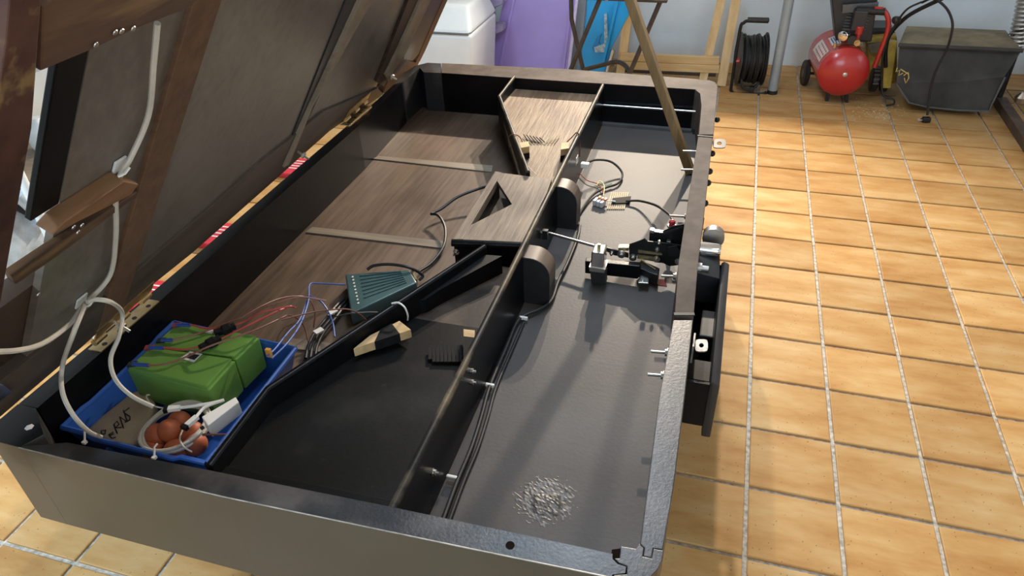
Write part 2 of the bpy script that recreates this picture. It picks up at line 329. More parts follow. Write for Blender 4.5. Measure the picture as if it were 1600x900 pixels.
for i in range(-13, 12):
    for j in range(-14, 18):
        x, y = (i + 0.5) * PX, (j + 0.5) * PY
        if x > 3.0 or x < -3.4: continue
        hid = -1.25 < x < -0.45 and -0.6 < y < 3.6
        if inview(x, y) and not hid:
            o = bpy.data.objects.new('tile', TM[(i * 7 + j * 3) % 4]); COL.objects.link(o); o.parent = FLOOR
            o.location = Vector((x, y, random.uniform(-.0006, .0006))) - FLOOR_Z; o.rotation_euler = (random.uniform(-.002, .002), random.uniform(-.002, .002), random.uniform(-.003, .003)); ntile += 1
        else:
            me = TM[0]; rest.add([v.co + Vector((x, y, 0)) for v in me.vertices], [tuple(p.vertices) for p in me.polygons])
r = rest.build('tile_field', M_tile, FLOOR); r['kind'] = 'stuff'
print('tiles', ntile)
WB = lambda x: 4.235 + 0.06 * x
struct(MB().slab([(-3.6, WB(-3.6)), (3.2, WB(3.2)), (3.2, WB(3.2) + .1), (-3.6, WB(-3.6) + .1)], -0.01, 2.65).build('wall_back', M_wall))
struct(MB().box((-3.55, 0.25, 1.32), 0.1, 7.8, 2.66).build('wall_left', M_wall))
struct(MB().box((3.15, 0.3, 1.32), 0.1, 8.2, 2.66).build('wall_right', M_wall))
struct(MB().box((-0.2, -3.6, 1.32), 6.7, 0.1, 2.66).build('wall_front', M_wall))
struct(MB().box((-0.2, 0.3, 2.70), 6.9, 8.4, 0.1).build('ceiling', M_ceil))
tag(MB().slab([(-3.3, 3.86), (3.0, 3.885), (3.0, WB(3.0) - .005), (-3.3, WB(-3.3) - .005)], 1.87, 1.90).build('shadow_shelf', M_pinex), 'added wooden shelf above the view, casting the shadow line on the back floor', 'shelf')  # unseen blocker, added so the lamps leave the floor by the wall dark

# ------------------------------------------------------------------ the game table cabinet
H = 0.73; ZF = 0.555; ZB = 0.487
T = thing('game_table', 'long black game table cabinet standing open with its bed raised', 'table', (-0.9, 0.5, 0))
def q2(u, v, z=H): p = pz(u, v, z); return (p.x, p.y)
FL = V(-1.515, -0.646); FR = V(-0.222, -0.632)
fo0, fo1 = q2(30, 699), q2(940, 906)
fi0, fi1 = q2(105, 692), q2(967, 867)
# front panel with the finger joint at its right end
front = [fo0, q2(350, 776), q2(750, 860), q2(955, 902), q2(957, 898), q2(977, 896), q2(978, 886), q2(965, 882), q2(957, 874), q2(957, 866), q2(750, 822), q2(613, 793), q2(350, 740), fi0]
fp = MB().slab(front, ZB, H).build('front_panel', M_front, T, bevel=0.0015)
ft = MB().slab(front, H - 0.0005, H + 0.0012).build('front_rim', M_rim, T)
MB().tube([V(p[0], p[1] - .001, H + .0005) for p in front[:4]], .0013, 6).build('edge_highlight', M_dull, T)  # pale line modelled along the top edge in place of its light reflection
lab(ft, 'scuffed glossy black rim of the front panel')
# drilled hole in the front rim
h0 = pz(797, 852, H + .0014); MB().cyl(h0, h0 + V(0, 0, .0006), 0.0075, n=20).build('drilled_hole', M_hole, T)
cr = [q2(970, 854), q2(993, 858), q2(999, 850), q2(1006, 857), q2(1004, 870), q2(1018, 873), q2(1021, 858), q2(1037, 861), q2(1034, 876), q2(1028, 890), q2(1016, 902), q2(1000, 910), q2(957, 903), q2(959, 899), q2(979, 898), q2(980, 885), q2(967, 880), q2(960, 873), q2(968, 873)]
c = MB().slab(cr, ZB, H + 0.001).build('corner_block', M_rim, T, bevel=0.0012); lab(c, 'front right corner block with finger joints')
# front left corner block
fl = [fo0, fi0, q2(72, 678), q2(20, 655), q2(-10, 664), q2(-6, 680), q2(-2, 690), q2(8, 695)]
flo = []
a0 = V(*fo0); cc = (a0.x - 0.0, a0.y)
flp = [fo0, (fo0[0] + .02, fo0[1] + .04), (-1.515, -0.55), (-1.562, -0.55)] + [(-1.562, -0.60), (-1.558, -0.622), (-1.548, -0.638), (-1.533, -0.645)]
fcorner = MB().slab(flp, ZB, H).build('corner_block', M_front, T, bevel=0.001)
MB().slab(flp, H, H + .001).build('corner_rim', M_black, T)
# right panel, wavy worn rim
ri = [q2(1037, 858), q2(1050, 620), q2(1056, 500), q2(1066, 405), q2(1078, 300), q2(1090, 213)]
ro = [q2(1112, 213), q2(1100, 330), q2(1088, 420), q2(1084, 500), q2(1075, 620), q2(1060, 730), q2(1043, 858)]
ri2 = [q2(1006, 856), q2(1030, 620), q2(1054, 494), q2(1060, 412), q2(1077, 300), q2(1091, 213)]
ro2 = [q2(1114, 213), q2(1101, 330), q2(1090, 420), q2(1084, 494), q2(1070, 620), q2(1053, 760), q2(1038, 858)]
a = MB().slab([ri2[2], ri2[3], ri2[4], ri2[5], ro2[0], ro2[1], ro2[2], ro2[3]], ZB, H).build('side_panel', M_rimback, T, bevel=0.002)
MB().slab([q2(956, 857), q2(970, 855), q2(968, 874), q2(957, 872)], ZB, H - .003).build('joint_slot', M_hole, T)
a = MB().slab([q2(999, 849), q2(1007, 856), q2(1005, 869), q2(1018, 872), q2(1021, 857), q2(1036, 859), ro2[6], ri2[0]][1:6][::-1] + [q2(1000, 850), ri2[1], q2(1052, 500), q2(1083, 500), ro2[4], ro2[5]], ZB, H).build('side_panel', M_rim, T, bevel=0.002)
# pair of dark notches across the right rim
MB().bar(pz(1053, 491, H + .001), pz(1085, 491, H + .001), .010, .003).build('rim_notch', M_ink, T)
MB().bar(pz(1090, 212, H + .001), pz(1114, 214, H + .001), .006, .003).build('rim_notch', M_ink, T)
# back right corner block and back panel
bo = [q2(1092, 209), q2(1100, 150), q2(1099, 142), q2(1092, 138), q2(1093, 128)]
bp = [q2(1092, 210), q2(1096, 165), q2(1094, 146), q2(1085, 139), q2(1086, 124), q2(1108, 125), q2(1117, 128), q2(1121, 133), q2(1121, 142), q2(1115, 210)]
MB().slab(bp, ZB, H).build('corner_block', M_rimback, T, bevel=0.002)
yb = pz(880, 127, H).y
back = [q2(690, 114), q2(880, 127), q2(1089, 140), q2(1091, 124), q2(880, 108), q2(690, 99)]
MB().slab(back, ZB, H - .001).build('back_panel', M_black, T)
MB().slab(back, H - .001, H + .001).build('back_rim', M_rimback, T)
MB().slab([q2(689, 114), q2(662, 113), q2(656, 106), q2(630, 128), q2(615, 132), q2(632, 113), q2(648, 103), q2(668, 98), q2(689, 99)], ZB, H).build('corner_block', M_rim, T)
lp = [(fi0[0] + .0, -0.55), (-1.515, -0.468), (-1.512, -0.321), (-1.52, 0.968)]
left = [(-1.513, -0.548), (-1.512, -0.321), (-1.518, 0.60), q2(560, 197), q2(628, 130), q2(614, 133)]
lo = [q2(u, v) for u, v in ((590, 156), (450, 275), (300, 404), (139, 540))]
left += lo + [(-1.562, -0.548)]
MB().slab(left, ZB, H).build('side_panel', M_black, T)
# bottom boards
MB().slab([(-1.53, -0.60), (-0.69, -0.60), (-0.70, 1.62), (-1.56, 1.62)], ZB + .002, ZF).build('bottom_board', M_lam, T)
MB().slab([(-0.69, -0.60), (-0.26, -0.60), (-0.29, 1.62), (-0.70, 1.62)], ZB + .002, ZF).build('bottom_board', M_board, T)
# the old impression in the grey board near the front
pa = MB(); N = 34; vs = []
c00, c10, c01 = pz(800, 735, ZF), pz(915, 735, ZF), pz(800, 825, ZF); c11 = pz(905, 830, ZF)
for i in range(N):
    for j in range(N):
        a, b = i / (N - 1), j / (N - 1); q = c00.lerp(c10, a).lerp(c01.lerp(c11, a), b); d = math.hypot((a - .48) / .42, (b - .52) / .42) + random.uniform(-.3, .3)
        vs.append(q + V(0, 0, max(0, 1 - d) ** .7 * (random.uniform(.0002, .0017) + (.0018 if abs(a - .5) < .17 and abs(b - .6) < .16 else 0)) - (.0006 if d > .9 else 0)))
pa.add(vs, [(i * N + j, (i + 1) * N + j, (i + 1) * N + j + 1, i * N + j + 1) for i in range(N - 1) for j in range(N - 1)])
o = pa.build('glue_residue', M_glue, T); o['kind'] = 'stuff'
# divider: board, edge moulding
def wallpiece(name, pts, z0, z1, th, m, parent=T, bev=0):
    """thin upright board along a polyline of (x, y, ztop)"""
    b = MB()
    for (p, q) in zip(pts[:-1], pts[1:]):
        d = (V(q[0], q[1], 0) - V(p[0], p[1], 0)).normalized(); n = V(-d.y, d.x, 0) * th / 2
        P = V(p[0], p[1], 0); Q = V(q[0], q[1], 0)
        b.loft([P - n + V(0, 0, z0), P + n + V(0, 0, z0), P + n + V(0, 0, p[2]), P - n + V(0, 0, p[2])], [Q - n + V(0, 0, z0), Q + n + V(0, 0, z0), Q + n + V(0, 0, q[2]), Q - n + V(0, 0, q[2])])
    return b.build(name, m, parent)
d0 = pz(612, 795, .725); d1 = pz(760, 500, .725); d2 = py(943, 122, 1.60)
D = [(d0.x, d0.y, .722), (d1.x, d1.y, .722), (d2.x, d2.y, .722)]
dv = wallpiece('divider', D, ZF, None, .014, M_black)
MB().tube([V(*p) for p in D], .0085, 10).build('edge_moulding', M_edge, dv, smooth=True)
# back chute: board and V wall
dx = lambda y: -0.690 - 0.0145 * (y + 0.6)
MB().add([V(-1.105, 1.60, .683), V(-.722, 1.60, .683), V(-.708, .80, .640), V(-.84, .80, .640), V(-1.105, 1.40, .672),
          V(-1.105, 1.60, .670), V(-.722, 1.60, .670), V(-.708, .80, .627), V(-.84, .80, .627), V(-1.105, 1.40, .659)],
         [(0, 1, 2, 3, 4), (9, 8, 7, 6, 5), (0, 5, 6, 1), (1, 6, 7, 2), (2, 7, 8, 3), (3, 8, 9, 4), (4, 9, 5, 0)]).build('chute_board', M_chute, T)
w0 = py(803, 120, 1.59); w1 = pz(780, 150, .712); w2 = pz(825, 268, .705)
VW = [(w0.x, w0.y, w0.z - .003), (w1.x, w1.y, .709), (w2.x, w2.y, .702)]
vw = wallpiece('chute_wall', VW, .60, None, .013, M_blackmatt)
MB().tube([V(*p) for p in VW], .0075, 10).build('edge_moulding', M_edge, vw, smooth=True)
# centre box: top, left border, triangular hole built as a real opening
ct = [pz(783, 270, .69), pz(862, 280, .69), pz(826, 379, .69), pz(722, 374, .69)]
tri = [pz(777, 283, .69), pz(800, 319, .69), pz(733, 353, .69)]
def ring(mb, outer, z0, z1): mb.slab(outer, z0, z1)
Z0 = .676
A, B, Cc, Dd = [(p.x, p.y) for p in ct]; t0, t1, t2 = [(p.x, p.y) for p in tri]
tp = MB(); tp.slab([A, B, t1, t0], Z0, .69); tp.slab([B, Cc, t1], Z0, .69); tp.slab([Cc, t2, t1], Z0, .69); tp.slab([Cc, Dd, t2], Z0, .69)
tp.build('box_top', M_boxtop, T)
MB().slab([q2(774, 268, .69), q2(784, 270, .69), q2(723, 374, .69), q2(708, 374, .69)], Z0 - .01, .691).build('box_border', M_boxtop, T)
bl = [q2(774, 268, .69), q2(862, 280, .69), q2(826, 379, .69), q2(708, 374, .69)]
bw = MB(); cx = [V(p[0], p[1], 0) for p in bl]
bw.bar(cx[0] + V(.006, 0, .63), cx[3] + V(.006, 0, .63), .01, .085); bw.bar(cx[3] + V(0, .008, .64), cx[2] + V(-.006, .008, .64), .014, .07)
bw.build('box_side', M_blackmatt, T)
MB().slab([(cx[0].x + .01, cx[0].y - .0), (cx[1].x, cx[1].y), (cx[2].x - .002, cx[2].y + .02), (cx[3].x + .012, cx[3].y + .02)], .585, .592).build('box_floor', M_blackmatt, T)
MB().cyl(V(cx[3].x + .0, cx[3].y - .012, .69 - .004), V(cx[2].x - .004, cx[2].y - .012, .69 - .004), .011, n=12).build('box_edge', M_black, T, smooth=True)
bolt(T, py(711, 396, .335) + V(0, .01, 0), py(711, 396, .335) + V(0, -.012, 0), .003, .007)
# front funnel: board, outer wall, inner wedge
k0 = pz(418, 607, .725); e0 = pz(326, 728, .725); e1 = pz(757, 384, .712)
FW = [(e0.x, e0.y, .722), (k0.x, k0.y, .722), (e1.x, e1.y, .708)]
fw = wallpiece('funnel_wall', FW, .57, None, .016, M_blackmatt)
MB().tube([V(*p) for p in FW], .0085, 10).build('edge_moulding', M_black, fw, smooth=True)
fb = [(e0.x, -.56, .686), (dx(-.56) - .006, -.56, .686), (dx(.02) - .006, .02, .6495), (-.92, .02, .6495), (k0.x, k0.y, .676)]
MB().ext([V(*p) for p in fb], (0, 0, -.012)).build('funnel_board', M_funnel, T)
fb = [(-.92, .0205, .6495), (dx(.02) - .006, .0205, .6495), (dx(.33) - .006, .33, .630), (-.80, .33, .630)]
MB().ext([V(*p) for p in fb], (0, 0, -.012)).build('funnel_throat', M_throat, T)
MB().slab([(e0.x + .005, -.597), (dx(-.6) - .008, -.587), (dx(-.55) - .008, -.548), (e0.x + .005, -.556)], .675, .691).build('ledge_strip', M_funnel, T, bevel=.001)
# inner wedge wall
wq = [pz(640, 472, .692), pz(757, 397, .692), pz(784, 399, .692), pz(690, 450, .692), pz(664, 467, .692)]
MB().slab([(p.x, p.y) for p in wq], .60, .690).build('funnel_wedge', M_blackmatt, T)
# rounded housings right of the divider
def pod(yf, yb, xr):
    x0 = dx(yf) + .006; zt = .705; r = .055
    prof = [(x0, ZF), (xr, ZF), (xr, zt - r)] + [(xr - r + r * math.cos(a), zt - r + r * math.sin(a)) for a in [math.pi / 2 * i / 8 for i in range(1, 9)]] + [(x0, zt)]
    hs = MB().ext([V(x, yf, z) for x, z in prof], (0, yb - yf, 0)); hs = hs.build('rounded_housing', M_rubber, T, smooth=True)
    cap = [(xr + .001, zt - r * 1.6)] + [(xr - r + (r + .001) * math.cos(a), zt - r + (r + .001) * math.sin(a)) for a in [math.pi / 2 * i / 8 for i in range(0, 9)]] + [(x0, zt + .001), (x0, zt - .002)] + [(xr - r + (r - .002) * math.cos(a), zt - r + (r - .002) * math.sin(a)) for a in [math.pi / 2 * (8 - i) / 8 for i in range(0, 9)]] + [(xr - .002, zt - r * 1.6)]
    c = MB().ext([V(x, yf + .002, z) for x, z in cap], (0, yb - yf - .004, 0)).build('housing_cap', M_lam, hs, smooth=True); lab(c, 'worn brown curved top of housing')
pod(.70, .765, -.632); pod(.275, .345, -.618)
# floor strips
def strip(a, b, c, d, name='floor_strip', m=M_strip):
    MB().slab([q2(*a, ZF), q2(*b, ZF), q2(*c, ZF), q2(*d, ZF)], ZF, ZF + .004).build(name, m, T)
strip((583, 249), (592, 245), (770, 260), (768, 270)); strip((478, 364), (488, 356), (692, 378), (690, 389)); strip((448, 545), (456, 530), (520, 538), (508, 552))
# ledge and steel rod in the right bay
MB().slab([(dx(1.57) + .008, 1.565), (-.335, 1.565), (-.335, 1.588), (dx(1.57) + .008, 1.588)], ZF, ZF + .012).build('wall_batten', M_greyplast, T)
MB().box((-.318, 1.57, ZF + .012), .022, .025, .024).build('batten_end_block', M_blackplast, T)
r0 = py(940, 164, 1.575); r1 = py(1097, 175, 1.575); MB().cyl(r0, r1, .0045, n=10).build('steel_rod', M_steel, T, smooth=True)
# wooden sensor blocks with tape
def block(px4, z0, z1, m=M_raw):
    return [V(*q2(*p, z1)) for p in px4]
bz = .694; bot = .655
p = [pz(u, v, bz) for u, v in ((552, 545), (578, 524), (624, 501), (642, 515))]
lower = [pz(u, v, bz - .022) for u, v in ((553, 556), (580, 530), (624, 511), (642, 527))]
sbk = MB().ext([V(q.x, q.y, bz - .024) for q in p], (0, 0, .024)).build('sensor_block', M_raw, T, bevel=.001)
def lerp(a, b, t): return a + (b - a) * t
ta = [lerp(p[0], p[3], .36), lerp(p[0], p[3], .80), lerp(p[1], p[2], .74), lerp(p[1], p[2], .36)]
MB().ext([V(q.x, q.y, bz - .025) for q in [ta[0] + V(.001, -.002, 0), ta[1] + V(.001, -.002, 0), ta[2] + V(-.001, .002, 0), ta[3] + V(-.001, .002, 0)]], (0, 0, .0264)).build('tape_wrap', M_tape, sbk)
p = [pz(u, v, .69) for u, v in ((724, 514), (742, 516), (738, 570), (725, 568))]
sbk = MB().ext([V(q.x, q.y, .665) for q in p], (0, 0, .025)).build('sensor_block', M_raw, T, bevel=.001)
MB().ext([V(q.x, q.y, .664) for q in [lerp(p[0], p[3], .22) + V(-.001, 0, 0), lerp(p[1], p[2], .22), p[2] + V(0, -.001, 0), p[3] + V(-.001, -.001, 0)]], (0, 0, .0262)).build('tape_wrap', M_tape, sbk)
# tape pad on the funnel board
g = MB()
for i in range(9):
    a, b = pz(672 + i * 6, 540 + (0 if i else 3), .667), pz(672 + i * 6.2, 566 - (0 if i else 4), .667); g.bar(a, b, .008, .004)
g.build('ridged_tape_patch', M_tape, T)
for q in (((808, 224), (826, 221), (827, 229), (811, 232)), ((877, 224), (888, 222), (889, 232), (876, 234))):
    pp = [pz(u, v, .70) for u, v in q]
    sbk = MB().ext([V(x.x, x.y, .675) for x in pp], (0, 0, .026)).build('sensor_block', M_raw, T, bevel=.001)
    MB().ext([V(x.x, x.y, .655) for x in [pp[0] + V(0, .001, 0), pp[1] + V(0, .001, 0), pp[2] + V(.001, -.001, 0), pp[3] + V(-.001, -.001, 0)]], (0, 0, .022)).build('tape_wrap', M_tape, sbk)
for u0, v0, n, s in ((818, 212, 6, 1), (875, 213, 4, -1)):
    g = MB()
    for i in range(n):
        a, b = pz(u0 + s * i * 5, v0 - 2 + i, .668), pz(u0 + 9 * s + s * i * 5, v0 + 11, .662); g.cyl(a, b, .0018, n=6)
    g.build('tape_threads', M_tape if s > 0 else M_cord, T)
# bolts through the right panel, pointing inwards
for (u, v, z) in ((1080, 236, .66), (1077, 265, .66), (1059, 337, .66), (1053, 364, .665), (1046, 431, .66), (1030, 549, .66), (1025, 585, .66)):
    b = pz(u, v, z); xr = -.272 if v > 480 else -.286
    tip = pz(u - 13, v, z); bolt(T, V(xr, b.y, z), V(tip.x, tip.y, z), .0038, .0085)
for (u, v, z) in ((739, 580, .69), (765, 602, .66), (706, 744, .64)):
    b = pz(u, v, z); bolt(T, V(dx(b.y) + .007, b.y, z), V(dx(b.y) + .020, b.y, z), .003, .006)
# outside brackets on the right panel
def eye(u0, v0, u1, v1, z, m, holem):
    a = [pz(u0, v0, z), pz(u1, v0, z), pz(u1, v1, z), pz(u0, v1, z)]
    c = sum(a, V(0, 0, 0)) / 4; e = MB(); R = (a[1] - a[0]).length * .30
    n = 16; ins = []; out = []
    hx, hy = (a[1] - a[0]) / 2, (a[0] - a[3]) / 2
    for i in range(n):
        t = math.tau * i / n; ct, st = math.cos(t), math.sin(t); k = 1 / max(abs(ct), abs(st)); kk = min(k, 1.22)
        out.append(c + hx * ct * kk + hy * st * kk); ins.append(c + (hx * ct + hy * st) * .38)
    d = V(0, 0, -.003)
    e.add(out + ins + [q + d for q in out] + [q + d for q in ins], [(i, (i + 1) % n, n + (i + 1) % n, n + i) for i in range(n)] + [(2 * n + i, 3 * n + i, 3 * n + (i + 1) % n, 2 * n + (i + 1) % n) for i in range(n)] + [(i, 2 * n + i, 2 * n + (i + 1) % n, (i + 1) % n) for i in range(n)] + [(n + i, n + (i + 1) % n, 3 * n + (i + 1) % n, 3 * n + i) for i in range(n)])
    q = a[0]; e.box((a[0].x - .002, c.y, z - .012), .004, .05 if v1 - v0 > 16 else .04, .05)
    e.build('eye_bracket', m, T)
eye(1114, 217, 1134, 231, .705, M_blackmetal, None); eye(1086, 530, 1106, 549, .69, M_dull, None)
for v in (187, 240, 268, 286, 318): 
    b = pz(1118 - (v - 187) * .10, v, .66); MB().sphere((-.238, b.y, .66), .011, 12).build('bolt_head', M_blackmetal, T, smooth=True)
# return tray on the outside right
tr = [pz(u, v, .66) for u, v in ((1100, 410), (1120, 413), (1122, 420), (1105, 590), (1076, 590))]
tw = MB(); zt, zb2 = .655, .53
xo = -.160; xi = -.232; ya, yc = -.055, .43
tw.box(((xo + xi) / 2, (ya + yc) / 2, zb2), xo - xi, yc - ya, .008); tw.box(((xo + xi) / 2, ya, .595), xo - xi, .008, .13); tw.box(((xo + xi) / 2, yc, .595), xo - xi, .008, .13)
tw.build('return_tray', M_blackmatt, T)
lip = [(-.148 + .0, yc + .012), (-.147, yc - .05), (-.143, .15), (-.148, ya - .012)]
MB().loft([V(-.172, yc + .008, .50), V(-.150, yc + .008, .50), V(-.150, yc + .008, .665), V(-.165, yc + .008, .672), V(-.172, yc + .008, .665)], [V(-.172, ya - .008, .50), V(-.150, ya - .008, .50), V(-.150, ya - .008, .665), V(-.165, ya - .008, .672), V(-.172, ya - .008, .665)]).build('tray_lip', M_blackplast, T, bevel=.006, smooth=True)
b = py(1112, 467, .2); MB().box((-.188, .21, .60), .035, .11, .05).build('tray_guide', M_blackmetal, T, bevel=.004)
MB().box((-.19, .02, .628), .075, .07, .004).build('tray_shelf', M_blackmatt, T, bevel=.001)
# legs
for x, y in ((-1.36, -.25), (-.40, -.25), (-1.40, 1.30), (-.44, 1.30)):
    g = MB(); g.loft([V(x - .055, y - .055, ZB), V(x + .055, y - .055, ZB), V(x + .055, y + .055, ZB), V(x - .055, y + .055, ZB)], [V(x - .04, y - .04, .03), V(x + .04, y - .04, .03), V(x + .04, y + .04, .03), V(x - .04, y + .04, .03)])
    g.cyl(V(x, y, .03), V(x, y, .012), .02); g.cyl(V(x, y, .012), V(x, y, .004), .042)
    g.build('leg', M_black, T)
# ------------------------------------------------------------------ raised bed, hinged to the left rim (a part of the table)
def lquad(s0, s1, y0, y1, n0, n1, mb=None):
    mb = mb or MB(); return mb.loft([L(s0, y0, n0), L(s1, y0, n0), L(s1, y1, n0), L(s0, y1, n0)], [L(s0, y0, n1), L(s1, y0, n1), L(s1, y1, n1), L(s0, y1, n1)])
ST = 1.27
bed = MB()
SL = lambda y: 0.024 - 0.04 * max(0, (y - .9) / 1.0)
# slate slab behind the panels, corner cut away at the far end
outl = [(SL(0), .14), (ST, .14), (ST, 2.30), (.33, 2.30), (.16, 2.28), (.02, 2.22), (-.06, 2.12), (SL(1.9), 1.98)]
outl2 = [(.46, .03), (.46, -.10), (SL(0), -.10)]
bed.loft([L(s, y, -.055) for s, y in outl], [L(s, y, -.013) for s, y in outl])
bed = bed.build('raised_bed', M_beddark, T); lab(bed, 'underside of the raised playing bed hinged along the left rim')
lquad(SL(0), .40, -.10, .14, -.05, -.0145).build('filler_board', M_beddark, bed)
def lp_(name, s0, s1, y0, y1, n0, n1, m, bev=0): return lquad(s0, s1, y0, y1, n0, n1).build(name, m, bed, bevel=bev)
lp_('panel', .05, .505, .030, .245, -.0135, 0, M_bed); lp_('panel', .508, ST, .037, .245, -.0135, 0, M_bed); lp_('panel', .05, ST, .325, 1.05, -.0135, 0, M_bed); lp_('panel', .03, ST, 1.14, 1.86, -.0135, 0, M_bed)
lp_('lengthwise_beam', .05, ST, .243, .327, -.0135, .010, M_bedbrown, .002)
lp_('black_ball_runner', .615, .93, -.022, .034, -.010, .001, M_blackmatt, .002)
def lpx(name, px4, n0, n1, m, bev=.002):
    a = [lidp(u, v, n1) for u, v in px4]; return MB().loft([q + EN * (n0 - n1) for q in a], a).build(name, m, bed, bevel=bev)
lpx('end_rail', [(22, -60), (74, -60), (65, 0), (50, 200), (0, 480), (-90, 900), (-120, 900), (-22, 290), (10, 70)], -.05, .05, M_bedrail)
lpx('cross_beam', [(63, 112), (135, 82), (215, 44), (283, 18), (330, -10), (150, -40), (66, 10)], .0, .040, M_bedraily, .003)
lpx('cross_batten', [(82, 368), (100, 348), (195, 284), (217, 288), (205, 305), (100, 358)], .0, .030, M_orange, .002)
lpx('hole_batten', [(18, 430), (84, 385), (215, 300), (212, 308), (92, 400), (25, 445)], .0, .014, M_bedraily, .002)
lpx('hinge_rail', [(-70, 690), (0, 652), (130, 541), (205, 472), (300, 396), (420, 290), (515, 205), (600, 147), (590, 138), (505, 175), (420, 245), (300, 350), (205, 432), (130, 497), (0, 598), (-60, 645)], -.02, .008, M_hinge, .002)
lpx('dark_groove', [(541, -2), (566, -2), (470, 205), (446, 240)], -.01, .004, M_blackplast, 0)
lpx('slat', [(566, -2), (584, -2), (490, 165), (452, 258), (444, 262), (470, 205)], -.01, .016, M_tan, .002)
lpx('dark_bar', [(640, -4), (662, -4), (622, 90), (600, 135), (588, 128)], -.01, .012, M_beddark, .002)
lpx('slat', [(660, -4), (675, -4), (634, 85), (617, 108), (608, 128), (603, 118), (622, 80)], -.01, .022, M_tan, .002)
lpx('black_recess', [(672, -4), (696, -4), (660, 78), (645, 95), (630, 92)], -.02, .010, M_blackplast, 0)
lpx('corner_piece', [(630, 92), (650, 98), (656, 84), (660, 86), (652, 104), (606, 148), (599, 146), (606, 128), (617, 110)], -.03, .014, M_bedbrown, .002)
lpx('outer_edge', [(694, -4), (701, -4), (664, 80), (656, 96), (650, 98), (658, 78)], -.03, .012, M_bedbrown, 0)
lpx('latch_plate', [(-10, 606), (5, 601), (19, 612), (-4, 630)], .008, .012, M_steel, 0)
# screws, cable clips, LED connector, T-nuts
for u, v, n in ((180, 51, .042), (190, 49, .042), (208, 45, .042), (150, 70, .042), (115, 355, .032), (128, 352, .032), (122, 363, .032), (60, 460, .002)):
    a = lidp(u, v, n); MB().lathe(a, EN, [(0, .0042), (.0012, .0035), (.0016, .002)], 10).build('screw', M_satin, bed)
for u, v in ((470, 240), (610, 118), (185, 510 - 3)):
    a = lidp(u, v, .02); b = MB(); b.cyl(a - EN * .02, a + EN * .03, .004, n=8); b.cyl(a + EN * .006, a + EN * .014, .011, n=6); b.build('machine_bolt', M_satin, bed)
for u, v in ((186, 258), (127, 470)):
    a = lidp(u, v, .003); MB().box(a, .028, .028, .004, ax=Matrix((ES, EY, EN)).transposed()).build('cable_clip', M_white, bed, bevel=.001)
# hinges
for hy, hn in ((q2(205, 500, .75), 1), (q2(575, 175, .75), 1)):
    y = hy[1]; x = -1.538 - .033 * (y + .6)
    hb = thing_none = MB()
    hb.box((x + .020, y, H + .002), .036, .20, .003); hb.loft([L(.03, y + .6 - .10, .009), L(.03, y + .6 + .10, .009), L(.066, y + .6 + .10, .009), L(.066, y + .6 - .10, .009)], [L(.03, y + .6 - .10, .012), L(.03, y + .6 + .10, .012), L(.066, y + .6 + .10, .012), L(.066, y + .6 - .10, .012)])
    hg = hb.build('hinge', M_brass, T); k = MB()
    for i in range(5):
        if i == 1 or i == 3: continue
        k.cyl(L(.02, y + .6 - .10 + i * .04, .012), L(.02, y + .6 - .065 + i * .04, .012), .008, n=12)
    k.build('knuckle', M_brass, hg, smooth=True); k = MB()
    for i in range(4): k.cyl((x + .026, y - .075 + i * .05, H + .003), (x + .026, y - .075 + i * .05, H + .0042), .006, n=12)
    k.build('screw_holes', M_ink, hg)['kind'] = 'stuff'
# plastic fleck stuck in the front left corner
MB().lathe(pz(46, 668, H + .0), V(0, 0, 1), [(0, .011), (.0015, .008), (.003, .002)], 6).build('plastic_fleck', M_tie, T)

# prop stick
sb = py(1079, 266, 1.2); sb = V(sb.x, 1.2, ZF + .004); st = py(985, 0, 1.2); dd = (st - sb).normalized()
tt = (1.735 - sb.z) / dd.z
S = thing('prop_stick', 'long square brown wooden stick propping up the raised bed', 'stick', sb)
MB().bar(sb, sb + dd * tt, .030, .046, up=(0, 1, 0)).build('shaft', M_stick, S, bevel=.003)
for u, v in ((1008, 65),):
    a = py(u, v, 1.184); MB().lathe(a, (0, -1, 0), [(-.004, .004), (.0045, .0035)], 8).build('nail_head', M_steel, S)

# ------------------------------------------------------------------ coin mechanism
CM = thing('coin_mechanism', 'black steel coin mechanism bolted inside the right rim', 'mechanism', (-.38, .5, ZF))
def ypl(name, px, y, th, m, parent=CM, bev=0): return MB().ext([py(u, v, y) for u, v in px], (0, th, 0)).build(name, m, parent, bevel=bev)
ypl('main_plate', [(983, 382), (1000, 376), (1007, 373), (1012, 377), (1040, 380), (1067, 384), (1067, 413), (1062, 414), (1046, 416), (1036, 411), (1023, 410), (1018, 402), (996, 399), (983, 400)], .50, .003, M_blackmetal)
ypl('upper_plate', [(1015, 361), (1034, 363), (1052, 353), (1069, 350), (1069, 388), (1034, 386), (1014, 380)], .535, .003, M_blackmetal)
ypl('gold_strip', [(997, 391), (1034, 396), (1035, 399), (997, 395)], .494, .004, M_goldplate)
ypl('lower_strip', [(996, 398), (1024, 402), (1023, 409), (996, 404)], .496, .003, M_goldplate)
ypl('top_flange', [(1022, 362), (1036, 364), (1066, 354), (1066, 357), (1037, 367), (1022, 365)], .53, .016, M_tin)
ypl('gold_tab', [(966, 387), (982, 387), (982, 392), (966, 391)], .50, .02, M_goldplate)
ypl('link_arm', [(942, 387), (948, 387), (982, 396), (982, 403), (960, 399), (944, 391)], .495, .004, M_blackmetal)
ypl('inner_slider', [(1044, 386), (1057, 384), (1066, 400), (1060, 402), (1044, 400)], .49, .003, M_tin)
for u, v, r in ((956, 395, .007), (971, 397, .012), (989, 402, .011), (1026, 404, .010), (1060, 408, .010), (1027, 389, .006), (1030, 378, .005)):
    a = py(u, v, .492); MB().lathe(a, (0, -1, 0), [(-.004, r), (.004, r), (.004, r * .5), (.013, r * .45)], 14).build('spindle', M_satin if r > .008 else M_steel, CM)
